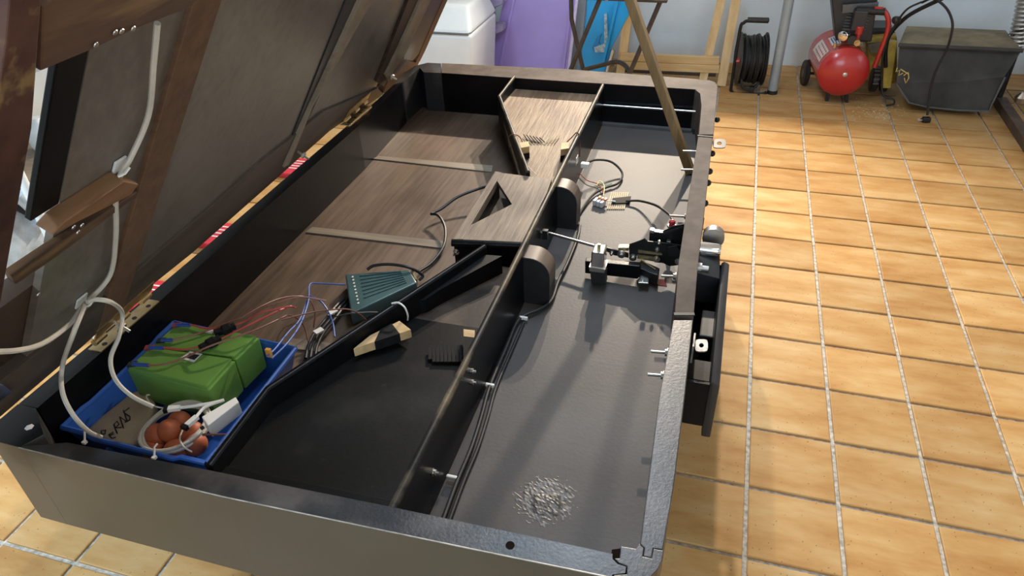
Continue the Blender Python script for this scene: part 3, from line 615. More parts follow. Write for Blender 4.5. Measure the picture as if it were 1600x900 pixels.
for u, v in ((1019, 360), (1045, 378), (1046, 383)):
    a = py(u, v, .525); MB().box(a, .012, .016, .010).build('spring_clip', M_steel, CM, bevel=.001)
ro = [py(1068, 363, .52), py(1068, 372, .53)]
cr0 = pxx(856, 364, -.69); cr1 = py(945, 389, .497)
MB().tube([cr0, cr1], .0045, 10).build('push_rod', M_satin, CM, smooth=True)
MB().box(pxx(852, 366, -.682), .016, .014, .03).build('rod_bracket', M_blackmetal, CM, bevel=.001)
# outside: coin entry disc, lock cylinder, bezel
a = py(1103, 368, .50); a.x = -.236; MB().lathe(a + V(0, .0, -.0), (0, 1, 0), [(-.012, .010), (-.012, .030), (.010, .030), (.014, .024)], 28).build('coin_entry', M_satin, CM, smooth=True).location += V(.034, 0, 0)
a = py(1104, 389, .44); MB().lathe(V(-.236, a.y, a.z), (1, 0, 0), [(0, .019), (.05, .018), (.058, .014)], 24).build('push_button', M_chrome, CM, smooth=True)
a = pz(1097, 419, .68); MB().lathe(V(-.236, a.y, a.z), (1, 0, 0), [(0, .014), (.014, .014), (.014, .008), (.032, .008)], 16).build('bolt_end', M_satin, CM)
MB().box((-.236, .50, .655), .006, .16, .13).build('backing_plate', M_blackmetal, CM, bevel=.001)
MB().loft([V(-.233, .475, .60), V(-.180, .475, .60), V(-.180, .475, .69), V(-.233, .475, .70)], [V(-.233, .36, .58), V(-.172, .36, .58), V(-.172, .36, .665), V(-.233, .36, .675)]).build('coin_chute_cover', M_tin, CM, bevel=.002)

# ball trip switch: black bar with a chrome box on it
TS = thing('trip_switch', 'small chrome box clipped on a glossy black bar', 'switch', (-.45, .42, ZF))
MB().ext([py(u, v, .44) for u, v in ((914, 408), (1000, 416), (1000, 432), (996, 436), (914, 427))], (0, .022, 0)).build('black_bar', M_black, TS, bevel=.002)
MB().ext([py(u, v, .395) for u, v in ((922, 424), (946, 427), (946, 445), (924, 443))], (0, .03, 0)).build('arm', M_blackplast, TS)
MB().ext([py(u, v, .395) for u, v in ((924, 394), (944, 396), (943, 421), (922, 419))], (0, .05, 0)).build('chrome_box', M_chrome, TS, bevel=.004)
MB().ext([py(u, v, .392) for u, v in ((920, 417), (946, 421), (944, 427), (921, 424))], (0, .05, 0)).build('flange', M_satin, TS, bevel=.001)
a = py(936, 386, .41); MB().box(a, .008, .008, .02).build('post', M_goldplate, TS)
MB().ext([pz(u, v, .60) for u, v in ((996, 412), (1003, 407), (1031, 419), (1028, 430), (1016, 426), (1000, 419))], (0, 0, -.035)).build('bent_plate', M_blackmetal, TS, bevel=.002)
MB().bar(pz(996, 412, .602), pz(1003, 407, .602), .004, .006).bar(pz(1003, 408, .602), pz(1024, 422, .602), .003, .006).build('plate_edge', M_goldplate, TS)
br = thing('corner_bracket', 'small zinc corner bracket with two screws beside the black bar', 'bracket', pz(1006, 436, ZF))
MB().ext([pz(u, v, ZF + .022) for u, v in ((1000, 428), (1004, 423), (1011, 423), (1014, 428), (1013, 444), (997, 443))], (0, 0, .004)).ext([pz(u, v, ZF) for u, v in ((1000, 440), (1012, 441), (1012, 444), (1000, 443))], (0, 0, .022)).build('plate', M_steel, br, bevel=.001)
for u, v in ((1006, 428), (1004, 438)): MB().lathe(pz(u, v, ZF + .026), (0, 0, 1), [(0, .006), (.003, .004)], 10).build('screw', M_satin, br)
MB().slab([q2(1012, 436, ZF), q2(1040, 437, ZF), q2(1042, 448, ZF), (q2(1016, 444, ZF))], ZF, ZF + .0012).build('red_paint_patch', M_redflash, T)
pb = thing('push_button_switch', 'small red push button with a silver ring near the right rim', 'switch', pz(1050, 355, .62))
a = pz(1050, 350, .64); MB().lathe(a - V(0, 0, .012), (0, 0, 1), [(0, .012), (.004, .015), (.008, .012)], 18).build('ring', M_steel, pb, smooth=True)
MB().lathe(a - V(0, 0, .006), (0, 0, 1), [(0, .010), (.014, .010), (.017, .008)], 18).build('button', M_redpack, pb, smooth=True)
MB().cyl(a + V(0, 0, -.085), a - V(0, 0, .010), .005, n=8).build('stem', M_steel, pb)

# ------------------------------------------------------------------ wiring in the right bay
def cable(name, label, pts, r, m, cat='cable', group=None, k=6, n=8):
    return tag(MB().tube(curve(pts, k), r, n).build(name, m, None, smooth=True), label, cat, group)
zc = ZF + .007
runs = [(692, 812), (715, 750), (736, 700), (752, 650), (765, 604), (790, 545), (808, 503), (822, 492), (846, 482), (862, 468), (872, 440), (886, 412), (902, 372), (906, 352)]
cable('power_cable', 'black cable clipped along the foot of the divider', [pz(u, v, ZF + .012) for u, v in runs], .005, M_rubber)
cable('power_cable', 'thinner black cable loosely following the clipped one at the front', [pz(u + 10, v + 1, ZF + .007) for u, v in runs[:7]], .0045, M_rubber)
for u, v in ((818, 497), (765, 602), (706, 746)):
    a = pz(u, v, ZF + .012); c = MB().box(a, .024, .008, .010).build('cable_clip', M_white, T, bevel=.003)
cable('loop_cable', 'black cable looping out of the divider above the connector', [pz(u, v, z) for u, v, z in ((912, 257, .62), (930, 250, .62), (955, 253, .60), (972, 270, .57), (966, 286, .565), (945, 294, .565), (925, 306, .565), (905, 335, .563), (903, 352, .563))], .0042, M_rubber)
a = pz(914, 258, .62); MB().box(a, .03, .02, .018).build('divider_connector', M_white, T, bevel=.003)
cable('sensor_wire', 'thin red wire running from the divider to the connector', [pz(u, v, ZF + .01) for u, v in ((905, 270), (918, 282), (935, 288), (942, 300), (944, 312))], .0018, M_red, 'wire')
cable('sensor_wire', 'thin yellow wire bent into the lever connector', [pz(u, v, ZF + .014) for u, v in ((932, 290), (937, 283), (944, 290), (943, 306))], .0016, M_yell, 'wire')
cable('sensor_wire', 'short green wire beside the yellow one', [pz(u, v, ZF + .012) for u, v in ((936, 287), (946, 290), (956, 287))], .0016, M_greenw, 'wire')
LC = thing('lever_connector', 'clear lever connector with orange levers on the grey board', 'connector', pz(938, 318, ZF))
a = pz(936, 316, ZF + .012)
for i in range(3):
    MB().box(a + V(-.012 + i * .013, .004 - i * .005, 0), .011, .030, .020, -.3).build('cell', M_clear, LC, bevel=.002)
    MB().box(a + V(.0 + i * .011, .012 - i * .005, .012), .009, .014, .008, -.3).build('lever', M_orangeplast, LC, bevel=.001)
g = MB()
for i in range(9):
    if True:
        p0 = pz(956 + i * 3.2, 301, ZF + .002); p1 = pz(949 + i * 3.2, 327, ZF + .002); g.bar(p0, p1, .005, .004)
tag(g.build('ridged_pad', M_cord), 'pale ridged pad stuck under the taped joint', 'pad')
g = MB().ext([pz(u, v, ZF + .006) for u, v in ((957, 311), (986, 308), (984, 318), (955, 319))], (0, 0, .004)); tag(g.build('cable_tape', M_tape), 'black tape holding the cable joint on the ridged pad', 'tape')
cable('button_cable', 'black cable arching from the tape to the red push button', [pz(u, v, z) for u, v, z in ((978, 314, .565), (1000, 314, .575), (1025, 321, .60), (1045, 335, .63), (1051, 345, .645))], .0042, M_rubber)
cable('sensor_wire', 'two pale wires leaving the lever connector, lying together', [pz(u, v, ZF + .012) for u, v in ((946, 314), (955, 314), (962, 315))], .0025, M_white, 'wire')

# ------------------------------------------------------------------ left bay: crate and contents
ztop = .655
Cr = thing('crate', 'blue plastic crate in the front left corner of the table', 'crate', (-1.33, -.33, ZF))
top = [pz(95, 668, ztop), pz(272, 505, ztop), pz(458, 540, ztop), pz(467, 572, ztop), pz(318, 722, ztop)]
T4 = [pz(97, 668, ztop), pz(272, 504, ztop), pz(462, 545, ztop), pz(322, 724, ztop)]
cen = sum(T4, V(0, 0, 0)) / 4
bot4 = [V(cen.x + (p.x - cen.x) * .86, cen.y + (p.y - cen.y) * .86, ZF + .002) for p in T4]
def wallq(a, b, c, d, th):
    """crate wall: top a-b, bottom d-c, thickness inward"""
    n = (cen - (a + b) / 2); n.z = 0; n.normalize(); return [a, b, c, d], n * th
names = 0
for i in range(4):
    a, b, c, d = T4[i], T4[(i + 1) % 4], bot4[(i + 1) % 4], bot4[i]
    n = cen - (a + b) / 2; n.z = 0; n.normalize()
    # each wall dips in the middle like a hand cut-out
    dip = .012 if i == 3 else (.004 if i == 0 else 0)
    tp_ = [lerp(a, b, t) - V(0, 0, dip * (1 if .18 < t < .82 else 0)) for t in (0, .16, .22, .78, .84, 1)]
    poly = tp_ + [c, d]
    MB().ext(poly, n * .005).build('side_wall', M_blue, Cr); sw = bpy.data.objects[list(ORG)[-1]]
    MB().tube(tp_, .006, 8).build('rim', M_blue, sw, smooth=True)
    for t in (.3, .7):
        q0 = lerp(a, b, t) - n * .003 - V(0, 0, .03); q1 = lerp(d, c, t) - n * .003; MB().bar(q0, q1, .008, .005, up=n).build('rib', M_blue, sw)
MB().ext(bot4, V(0, 0, .004)).build('base', M_blue, Cr)
# batteries: long blocks side by side
def battery(px3, zt, hgt, label, lpx, terms):
    a, b, c, d = [pz(u, v, zt) for u, v in px3]
    o = thing('battery', label, 'battery', V((a.x + c.x) / 2, (a.y + c.y) / 2, zt - hgt), 'green batteries in the crate')
    cc = (a + b + c + d) / 4
    low = [V(cc.x + (p.x - cc.x) * .985, cc.y + (p.y - cc.y) * .985, zt - hgt) for p in (a, b, c, d)]
    MB().loft(low, [V(p.x, p.y, zt - .008) for p in (a, b, c, d)]).build('case', M_green, o, bevel=.003)
    cc0 = [cc + (p - cc) * .95 for p in (a, b, c, d)]
    MB().loft([V(p.x, p.y, zt - .010) for p in cc0], [V(p.x, p.y, zt) for p in cc0]).build('lid', M_green, o, bevel=.002)
    if lpx: MB().ext([pz(u, v, zt + .0005) for u, v in lpx], V(0, 0, .0006)).build('sticker', M_label, o)
    for (u, v, m) in terms: MB().box(pz(u, v, zt + .002), .020, .016, .005, .4).build('terminal', m, o, bevel=.001)
    return o
ZT = .700
b1 = battery([(197, 574), (233, 541), (366, 560), (325, 606)], ZT, .10, 'green battery nearer the front of the crate', [(282, 560), (297, 549), (316, 553), (303, 566)], [(207, 569, M_terminalblk), (233, 543, M_terminalred)])
b2 = battery([(235, 540), (276, 503), (404, 524), (368, 558)], ZT, .10, 'green battery farther back in the crate', [(320, 519), (326, 514), (335, 516), (331, 522)], [(252, 532, M_terminalblk), (276, 508, M_terminalred)])
def barcode(o, pts):
    g = MB(); a, b, c, d = [pz(u, v, ZT + .0012) for u, v in pts]
    for i in range(8): t = .15 + .1 * i; g.bar(lerp(a, b, t), lerp(d, c, t), .0016 if i % 3 else .003, .0004)
    g.build('sticker_print', M_ink, [c for c in o.children if c.name.startswith('sticker')][0])
barcode(b1, [(288, 559), (298, 551), (313, 554), (303, 563)])
# the four battery leads and their fuse holders
lead = [([(207, 569), (235, 571), (262, 568), (290, 558), (330, 540), (400, 515), (450, 492)], M_brown, 'dark red lead from the front black terminal'), ([(233, 543), (258, 544), (290, 546), (330, 536), (380, 512), (430, 488), (455, 478)], M_red, 'red lead from the front red terminal'),
        ([(252, 532), (272, 531), (300, 524), (330, 514), (378, 496), (430, 474), (470, 464), (510, 470)], M_brown, 'brown lead from the rear black terminal'), ([(276, 508), (300, 508), (320, 513), (352, 512), (380, 503), (410, 488), (450, 479), (462, 481)], M_red, 'bright red lead from the rear red terminal')]
for pts, m, l in lead:
    n = len(pts); cable('battery_lead', l, [pz(u, v, ZT + .006 + (.02 if i in (n - 3, n - 2) else 0)) for i, (u, v) in enumerate(pts)], .0022, m, 'wire')
    a, b = pz(*pts[0], ZT + .006), pz(*pts[1], ZT + .006); tag(MB().cyl(a, lerp(a, b, .9), .0045, n=8).build('crimp_sleeve', M_crimp), 'blue crimp sleeve on the ' + l, 'crimp')
for (u0, v0, u1, v1), l in (((312, 545, 344, 528), 'black fuse holder on the front red lead'), ((335, 521, 368, 509), 'black fuse holder on the rear red lead')):
    a, b = pz(u0, v0, ZT + .012), pz(u1, v1, ZT + .012); F = thing('fuse_holder', l, 'fuse holder', (a + b) / 2)
    MB().bar(a, b, .016, .014).build('body', M_tape, F, bevel=.003); MB().bar(lerp(a, b, .35), lerp(a, b, .8), .022, .018).build('cap', M_tape, F, bevel=.004)
# paper bag with marker writing
zp = .615
pbg = thing('paper_bag', 'brown paper bag marked PERNS in black marker, in the crate', 'bag', pz(190, 655, .58))
pc = [pz(u, v, zp) for u, v in ((132, 672), (158, 648), (203, 612), (222, 606), (242, 626), (234, 660), (212, 694), (182, 695))]
low = [V(p.x, p.y, .575) for p in pc]; MB().loft(low, [V(p.x, p.y, zp) for p in pc]).build('sack', M_paper, pbg, bevel=.012, seg=3, smooth=True)
strk = [[(160, 683), (158, 673), (165, 672), (164, 678), (159, 679)], [(177, 675), (170, 679), (175, 685), (181, 683)], [(172, 680), (178, 678)], [(183, 677), (178, 663), (183, 658), (186, 663), (181, 668), (190, 668)], [(193, 669), (187, 651), (199, 659), (193, 641)], [(202, 637), (193, 644), (203, 651), (203, 656), (195, 660)]]
sh = V(0, 0, 0)
g = MB()
for sline in strk: g.tube([pz(u, v, zp + .0015) for u, v in sline], .0014, 5)
g.build('marker_word', M_ink, pbg)
# coil of off-white cable
cc_ = pz(268, 667, .636); e1_ = pz(222, 690, .64) - cc_; e2_ = pz(300, 640, .64) - cc_
co = []
for i in range(5 * 40 + 1):
    t = i / 40 * math.tau; r = 1 + .05 * math.sin(i * .11); co.append(cc_ + V(0.066 * r * math.cos(t) + .012, .072 * r * math.sin(t), .002 * (i / 40) - .004 + .004 * math.sin(t * 1.3)))
tag(MB().tube(co, .0042, 7).build('cable_coil', M_whitecable, None, smooth=True), 'coil of off-white cable around the orange balls in the crate', 'cable')
for i, (u, v, z, l) in enumerate(((246, 680, .632, 'orange ball leftmost in the cable coil'), (265, 673, .642, 'orange ball largest in view, near the middle of the coil'), (280, 660, .630, 'orange ball at the back of the coil, partly hidden'), (240, 700, .612, 'orange ball lowest at the front left of the coil'), (275, 704, .615, 'orange ball at the front by the cable tie'), (300, 676, .628, 'orange ball under the white connector'), (305, 694, .618, 'orange ball rightmost beside the white box'))):
    tag(MB().sphere(pz(u, v, z), .026).build('ball', M_ball, None, smooth=True), l, 'ball', 'orange balls in the crate')
# white adapter box standing against the crate wall
ad = thing('adapter_box', 'white plastic adapter box leaning on the right crate wall', 'adapter', pz(335, 670, .60))
A = [pz(u, v, .690) for u, v in ((315, 651), (368, 620), (373, 628), (325, 665))]
MB().loft([V(p.x, p.y, p.z - .035) for p in A], A).build('case', M_white, ad, bevel=.002)
a = pz(318, 667, .678); MB().cyl(a, a + V(-.002, -.006, 0), .004, n=12).build('jack_hole', M_ink, ad)
MB().cyl(pz(316, 679, .67), pz(352, 679, .67), .0022, n=8).build('lead', M_brown, ad)
for (pts, l) in (([(322, 607 + 20), (300, 633), (280, 635), (266, 637)], 'upper white plug-in connector'), ([(340, 630), (320, 640), (305, 655), (296, 668)], 'lower white plug-in connector')):
    pass
def conn(u0, v0, u1, v1, l):
    a, b = pz(u0, v0, .675), pz(u1, v1, .675); o = thing('wire_connector', l, 'connector', a)
    MB().bar(a, lerp(a, b, .75), .012, .009).build('housing', M_white, o, bevel=.001); MB().bar(lerp(a, b, .78), b, .016, .010).build('plug', M_tape, o, bevel=.001)
conn(282, 637, 256, 640, 'white and black connector lying above the coil'); conn(308, 651, 286, 670, 'white and black connector hanging over the balls')
cable('signal_cable', 'white cable joining the upper connector to the adapter box', [pz(u, v, .677) for u, v in ((282, 637), (305, 634), (330, 630), (350, 625))], .0035, M_white)
cable('signal_cable', 'white cable joining the lower connector to the adapter box', [pz(u, v, .677) for u, v in ((306, 652), (318, 638), (332, 631), (348, 626))], .0035, M_white)
cable('signal_cable', 'thin pale cable curling up before the green battery', [pz(u, v, .67) for u, v in ((256, 638), (240, 634), (231, 625), (229, 618), (234, 617))], .0018, M_whitecable)
cable('signal_cable', 'thin grey cable drooping from the lower connector', [pz(u, v, .66) for u, v in ((286, 670), (281, 685), (287, 698), (300, 706))], .0018, M_whitecable)
for u, v, l in ((132, 683, 'white cable tie at the left of the crate front'), (241, 707, 'white cable tie at the middle of the crate front')):
    a = pz(u, v - 8, .665); b = pz(u, v + 8, .655); tag(MB().tube([a + V(0, .01, 0), a, b], .0022, 6).box(b, .008, .008, .006).build('cable_tie', M_tie), l, 'cable tie')
# off-white lead down from the bed into the crate
def cpt(u, v, n): return lidp(u, v, n)
cable('bed_cable', 'off-white cable stapled down the bed and looping left', [cpt(246, 36, .012), cpt(240, 100, .012), cpt(232, 180, .012), cpt(205, 245, .014), cpt(190, 270, .014), cpt(181, 300, .012), cpt(181, 370, .014), cpt(172, 430, .016), cpt(138, 470, .018), cpt(128, 480, .02), cpt(110, 505, .03), cpt(70, 535, .04), cpt(30, 547, .04), cpt(-20, 550, .03)], .0048, M_whitecable)
cable('bed_cable', 'off-white cable hanging nearest the front corner into the crate', [cpt(132, 478, .024), cpt(115, 520, .05), pz(98, 570, .80), pz(97, 610, .77), pz(112, 645, .73), pz(137, 673, .69), pz(158, 683, .655)], .0048, M_whitecable)
cable('bed_cable', 'off-white cable arching past the brass hinge into the crate', [cpt(136, 472, .024), cpt(150, 468, .03), cpt(175, 473, .05), pz(191, 490, .82), pz(186, 525, .79), pz(173, 560, .76), pz(180, 592, .73), pz(205, 618, .70), pz(240, 636, .672)], .0048, M_whitecable)
for u, v in ((190, 268), (136, 474)):
    a = cpt(u, v, .022); MB().tube([a - ES * .008 - EY * .006, a + EN * .006, a + ES * .012 + EY * .012 - V(0, 0, .008)], .0025, 6).build('zip_tie', M_tie, bed)

# ------------------------------------------------------------------ left bay: driver box and wiring
DB = thing('driver_box', 'teal ribbed plastic driver box beside the funnel wall', 'box', pz(595, 460, ZF))
zt = .600
Q = [pz(u, v, zt) for u, v in ((539, 428), (640, 421), (652, 441), (548, 490))]
MB().loft([V(p.x, p.y, ZF + .003) for p in Q], Q).build('case', M_teal, DB, bevel=.006, seg=3, smooth=True)
for i in range(7):
    t = .10 + i * .11; MB().bar(lerp(lerp(Q[0], Q[3], t), lerp(Q[1], Q[2], t), .22) + V(0, 0, .001), lerp(lerp(Q[0], Q[3], t), lerp(Q[1], Q[2], t), .86) + V(0, 0, .001), .005, .003).build('rib', M_teal, DB, bevel=.001)
g = MB()
for i in range(9): a = lerp(pz(551, 433, zt), pz(560, 474, zt), i / 8); g.box(a + V(0, 0, .001), .004, .006, .002)
g.build('marking_dots', M_label, DB)
MB().bar(pz(644, 425, zt - .01), pz(651, 441, zt - .01), .006, .02).build('end_strip', M_goldplate, DB)
cable('bay_cable', 'black cable looping over the driver box and up to the centre box', [pz(u, v, z) for u, v, z in ((574, 421, .60), (585, 415, .61), (610, 413, .615), (640, 418, .61), (660, 430, .58), (655, 438, .57))], .0048, M_rubber)
cable('bay_cable', 'black cable snaking across the brown boards to the centre box', [pz(u, v, z) for u, v, z in ((655, 424, .565), (675, 410, .565), (693, 385, .575), (696, 360, .585), (690, 343, .59), (682, 335, .59), (674, 334, .585), (690, 326, .585), (715, 308, .60), (745, 296, .61), (765, 290, .62))], .0048, M_rubber)
zw = .60
cable('loose_wire', 'blue wire rising from the crate to the driver box', [pz(u, v, z) for u, v, z in ((425, 560, .70), (450, 535, .69), (470, 505, .66), (482, 470, .64), (484, 445, .62), (500, 443, .61), (540, 445, .59))], .0022, M_bluew, 'wire')
cable('loose_wire', 'blue wire bending down behind the funnel wall', [pz(u, v, z) for u, v, z in ((484, 462, .64), (500, 470, .64), (512, 485, .63), (520, 505, .61), (523, 526, .60))], .0022, M_bluew, 'wire')
cable('loose_wire', 'second blue wire beside it from the crate', [pz(u, v, z) for u, v, z in ((418, 556, .70), (430, 545, .69), (450, 520, .67), (468, 500, .65), (480, 470, .63))], .0022, M_bluew, 'wire')
cable('loose_wire', 'brown red wire arching highest over the brown boards', [pz(u, v, z) for u, v, z in ((378, 496, .70), (410, 478, .69), (440, 466, .67), (470, 463, .65), (485, 470, .63), (492, 490, .60), (490, 512, .57))], .002, M_brown, 'wire')
cable('loose_wire', 'red wire crossing to the funnel wall below the driver box', [pz(u, v, z) for u, v, z in ((440, 500, .68), (470, 492, .67), (500, 486, .66), (540, 483, .65), (560, 490, .62), (572, 500, .58))], .002, M_brown, 'wire')
cable('loose_wire', 'grey wire lying against the driver box', [pz(u, v, z) for u, v, z in ((520, 496, .59), (545, 490, .61), (575, 488, .60), (590, 488, .59))], .0018, M_greyplast, 'wire')
cable('loose_wire', 'red wire dropping behind the crate', [pz(u, v, z) for u, v, z in ((450, 492, .67), (462, 496, .64), (475, 510, .60), (482, 535, .57))], .002, M_brown, 'wire')
for i, (du, l) in enumerate(((0, 'black cable leftmost of the bundle by the funnel wall'), (7, 'black cable in the middle of the bundle by the funnel wall'), (14, 'black cable rightmost of the bundle by the funnel wall'))):
    cable('bundle_cable', l, [pz(u + du, v, z) for u, v, z in ((478, 560, .565), (482, 540, .57), (492, 520, .575), (508, 500, .58), (522, 482, .575), (538, 466, .565))], .0042, M_rubber, group='black cables behind the funnel')
for u, v, l in ((498, 517, 'white tag printed with a small ring on the black bundle'), (520, 487, 'white tag on the black bundle nearer the driver box')):
    a = pz(u, v, .59); o = MB().box(a, .018, .024, .004, -.5); tag(o.build('cable_tag', M_label), l, 'tag')
cable('sensor_lead', 'white and red pair hooked over the funnel wall', [pz(u, v, z) for u, v, z in ((612, 474, .725), (622, 473, .728), (632, 480, .72), (637, 492, .69), (637, 500, .67))], .0022, M_white, 'wire')
a = pz(420, 551, .70); tag(MB().box(a, .012, .008, .022).build('orange_plug', mat('orange_plug_plastic', (.62, .30, .06), .5)), 'small orange plug at the right edge of the crate', 'plug')
# cables along the two V walls
cable('tie_wire', 'brown wire looped over the back chute wall', [pz(u, v, z) for u, v, z in ((796, 230, .66), (795, 214, .70), (803, 210, .718), (812, 214, .70), (818, 226, .68))], .002, M_brown, 'wire')
cable('tie_wire', 'thin pale wire lying down the back chute', [pz(u, v, z) for u, v, z in ((812, 240, .668), (822, 256, .66), (838, 274, .652))], .0013, M_whitecable, 'wire')
cable('tie_wire', 'brown wire looped over the divider beside the chute', [pz(u, v, z) for u, v, z in ((884, 224, .69), (893, 215, .715), (902, 207, .738), (906, 220, .70), (906, 245, .64))], .002, M_brown, 'wire')
MB().box(pz(900, 250, .65) + V(.0, 0, 0), .01, .04, .03).build('divider_clip', M_tie, T, bevel=.004)

# ------------------------------------------------------------------ background, left to right
# white bin or appliance
YB = 3.0
BN = thing('pedal_bin', 'tall white bin with rounded lid behind the table', 'bin', (-2.15, 3.2, 0))
bx0, bx1 = -2.48, -1.79; zl = .475
MB().loft([V(bx0, 3.0, .005), V(bx1 - .02, 3.0, .005), V(bx1 - .02, 3.5, .005), V(bx0, 3.5, .005)], [V(bx0, 3.0, zl), V(bx1, 3.0, zl), V(bx1, 3.55, zl), V(bx0, 3.55, zl)]).build('body', M_whiteband, BN, bevel=.03, seg=4, smooth=True)
MB().loft([V(bx0 - .005, 2.995, zl + .004), V(bx1 + .005, 2.995, zl + .004), V(bx1 + .005, 3.555, zl + .004), V(bx0 - .005, 3.555, zl + .004)], [V(bx0 + .06, 3.13, .62), V(bx1 - .05, 3.13, .62), V(bx1 - .05, 3.5, .62), V(bx0 + .06, 3.5, .62)]).build('lid', M_whiteband, BN, bevel=.03, seg=4, smooth=True)
MB().box(((bx0 + bx1) / 2, 2.998, zl + .001), bx1 - bx0 - .03, .006, .006).build('lid_seam', M_greyplast, BN)
hn = MB().tube(curve([py(735, 30, 3.25), py(742, 45, 3.2), py(744, 62, 3.2), py(738, 75, 3.2), py(737, 105, 3.2)]), .018, 10).build('side_handle', M_whiteband, BN, smooth=True)
MB().tube(curve([py(748, 55, 3.3), py(746, 75, 3.28), py(748, 105, 3.28)]), .014, 10).build('side_handle', M_white, BN, smooth=True)
# grey door or cupboard behind
gp = thing('grey_cupboard', 'dark grey cupboard edge between white bin and purple panel', 'cupboard', (-2.0, 3.9, 0))
MB().slab([(-3.0, 3.72), (-1.97, 3.72), (-1.97, 4.08), (-3.0, 4.03)], .004, 1.2).build('carcass', M_greyblue, gp)
MB().bar(py(758, 105, 3.7), py(775, -10, 3.7), .02, .02).build('edge_trim', M_satin, gp)
# purple panel leaning against the wall
def lean(u, v, y0=3.62, k=.22):
    """point on a sheet leaning back to the wall from y0 on the floor"""
    d = ray(u, v); t = (y0 + k * CAM.z - CAM.y) / (d.y - k * d.z); return CAM + d * t
PP = thing('purple_panel', 'purple plastic panel leaning against the back wall', 'panel', (-1.6, 3.65, 0))
bl_, br_, tr_, tl_ = lean(763, 110), lean(890, 112), lean(910, -60), lean(800, -60)
down = lambda a, b, z: a + (b - a) * ((z - a.z) / (b.z - a.z))
BL_, BR_ = down(tl_, bl_, .006), down(tr_, br_, .006)
nb = V(0, .05, -.01)
MB().ext([BL_, BR_, tr_, tl_], V(0, .03, -.006)).build('sheet', M_purple, PP, bevel=.004)
for (a, b, c, d), w in (((BL_, tl_, BR_, tr_), .14), ((BR_, tr_, BL_, tl_), .08)):
    MB().bar(lerp(a, c, w), lerp(b, d, w), .022, .018, up=(0, 1, 0)).build('raised_rib', M_purple, PP, bevel=.004)
MB().bar(lerp(BR_, BL_, .012), lerp(tr_, tl_, .012), .02, .03, up=(0, 1, 0)).build('pale_edge', mat('pale_lilac', (.62, .55, .80), .35), PP, bevel=.003)
for v in (5, 47):
    a = lean(772, v, 3.52); MB().ext([lean(u, w, 3.5) for u, w in ((752, v + 6), (760, v - 6), (785, v - 10), (786, v + 2), (772, v + 8), (756, v + 10))], V(0, .09, 0)).build('grip_tab', M_purpleclear, PP, bevel=.012, seg=3, smooth=True)
# blue sledge
BS = thing('blue_sled', 'sky blue plastic sled standing against the back wall', 'sled', (-1.1, 3.8, 0))
q = [lean(u, v, 3.70, .2) for u, v in ((905, 112), (945, 112), (955, 75), (1000, -10), (1000, -40), (918, -40), (916, 20))]
qb = [down(q[6], q[0], .01), down(q[2], q[1], .01)]
MB().ext([qb[0], qb[1]] + q[2:], V(0, .03, -.005)).build('shell', M_skyblue, BS, bevel=.006)
MB().bar(lean(942, 100, 3.68, .2), lean(965, 0, 3.68, .2), .02, .018, up=(0, 1, 0)).build('raised_rib', M_skyblue, BS, bevel=.004)
MB().ext([lean(u, v, 3.69, .2) for u, v in ((925, 75), (932, 60), (940, 52), (936, 66), (946, 80), (930, 82))], V(0, .015, 0)).build('recessed_grip', mat('deep_blue_plastic', (.01, .22, .55), .35), BS, bevel=.003)
MB().ext([lean(u, v, 3.675, .2) for u, v in ((928, 74), (944, 68), (944, 22), (948, 20), (950, 70), (946, 82), (930, 82))], V(0, .004, 0)).build('clear_film', M_film, BS)
MB().ext([lean(u, v, 3.72, .2) for u, v in ((890, 110), (905, 112), (918, -20), (905, -20))], V(0, .02, 0)).build('grey_backing', M_greyblue, BS)
tag(MB().tube([lean(948, 112, 3.66, .2), lean(958, 78, 3.66, .2)], .016, 10).build('chrome_tube', M_satin, None, smooth=True), 'short satin metal tube beside the blue sled', 'tube')
# folding chair of dark tube
FC = thing('folding_chair', 'folding chair with dark metal tube legs behind the table', 'chair', (-.93, 3.05, 0))
def ch(u, v, y): return py(u, v, y)
def fz(a, b, z=.012):
    return a + (b - a) * ((z - a.z) / (b.z - a.z))
yA, yB_ = 2.95, 3.2
lg = [((892, -15, 3.2), (893, 30, 3.2), (911, 108, 3.2)), ((941, -10, 2.95), (892, 108, 2.95)), ((1037, -10, 2.95), (985, 112, 2.95))]
for l in lg:
    pts = [ch(*q) for q in l]; pts.append(fz(pts[-2], pts[-1])); MB().tube(pts, .0135, 10).build('leg', M_tube, FC, smooth=True)
MB().tube(curve([ch(912, 109, 3.2), ch(935, 103, 3.15), ch(960, 97, 3.1), ch(972, 99, 3.05), ch(981, 107, 3.0), ch(985, 114, 2.96)]), .014, 10).build('stretcher', M_tube, FC, smooth=True)
sq = [py(u, v, y) for u, v, y in ((905, -6, 2.95), (935, 11, 2.95), (980, 2, 3.0), (1000, -12, 3.05), (950, -25, 3.25))]
zs = py(935, 11, 2.95).z
MB().slab([(-1.16, 2.93), (-.62, 2.93), (-.62, 3.3), (-1.16, 3.3)], .745, .77).build('seat', M_seat, FC, bevel=.006)
MB().tube([V(-1.17, 2.92, .742), V(-.60, 2.92, .742), V(-.60, 3.31, .742), V(-1.17, 3.31, .742)], .012, 8, closed=True).build('seat_frame', M_tube, FC)
MB().cyl(V(-.93, 2.925, .742), V(-.93, 2.90, .742), .010).build('rivet', M_steel, FC)
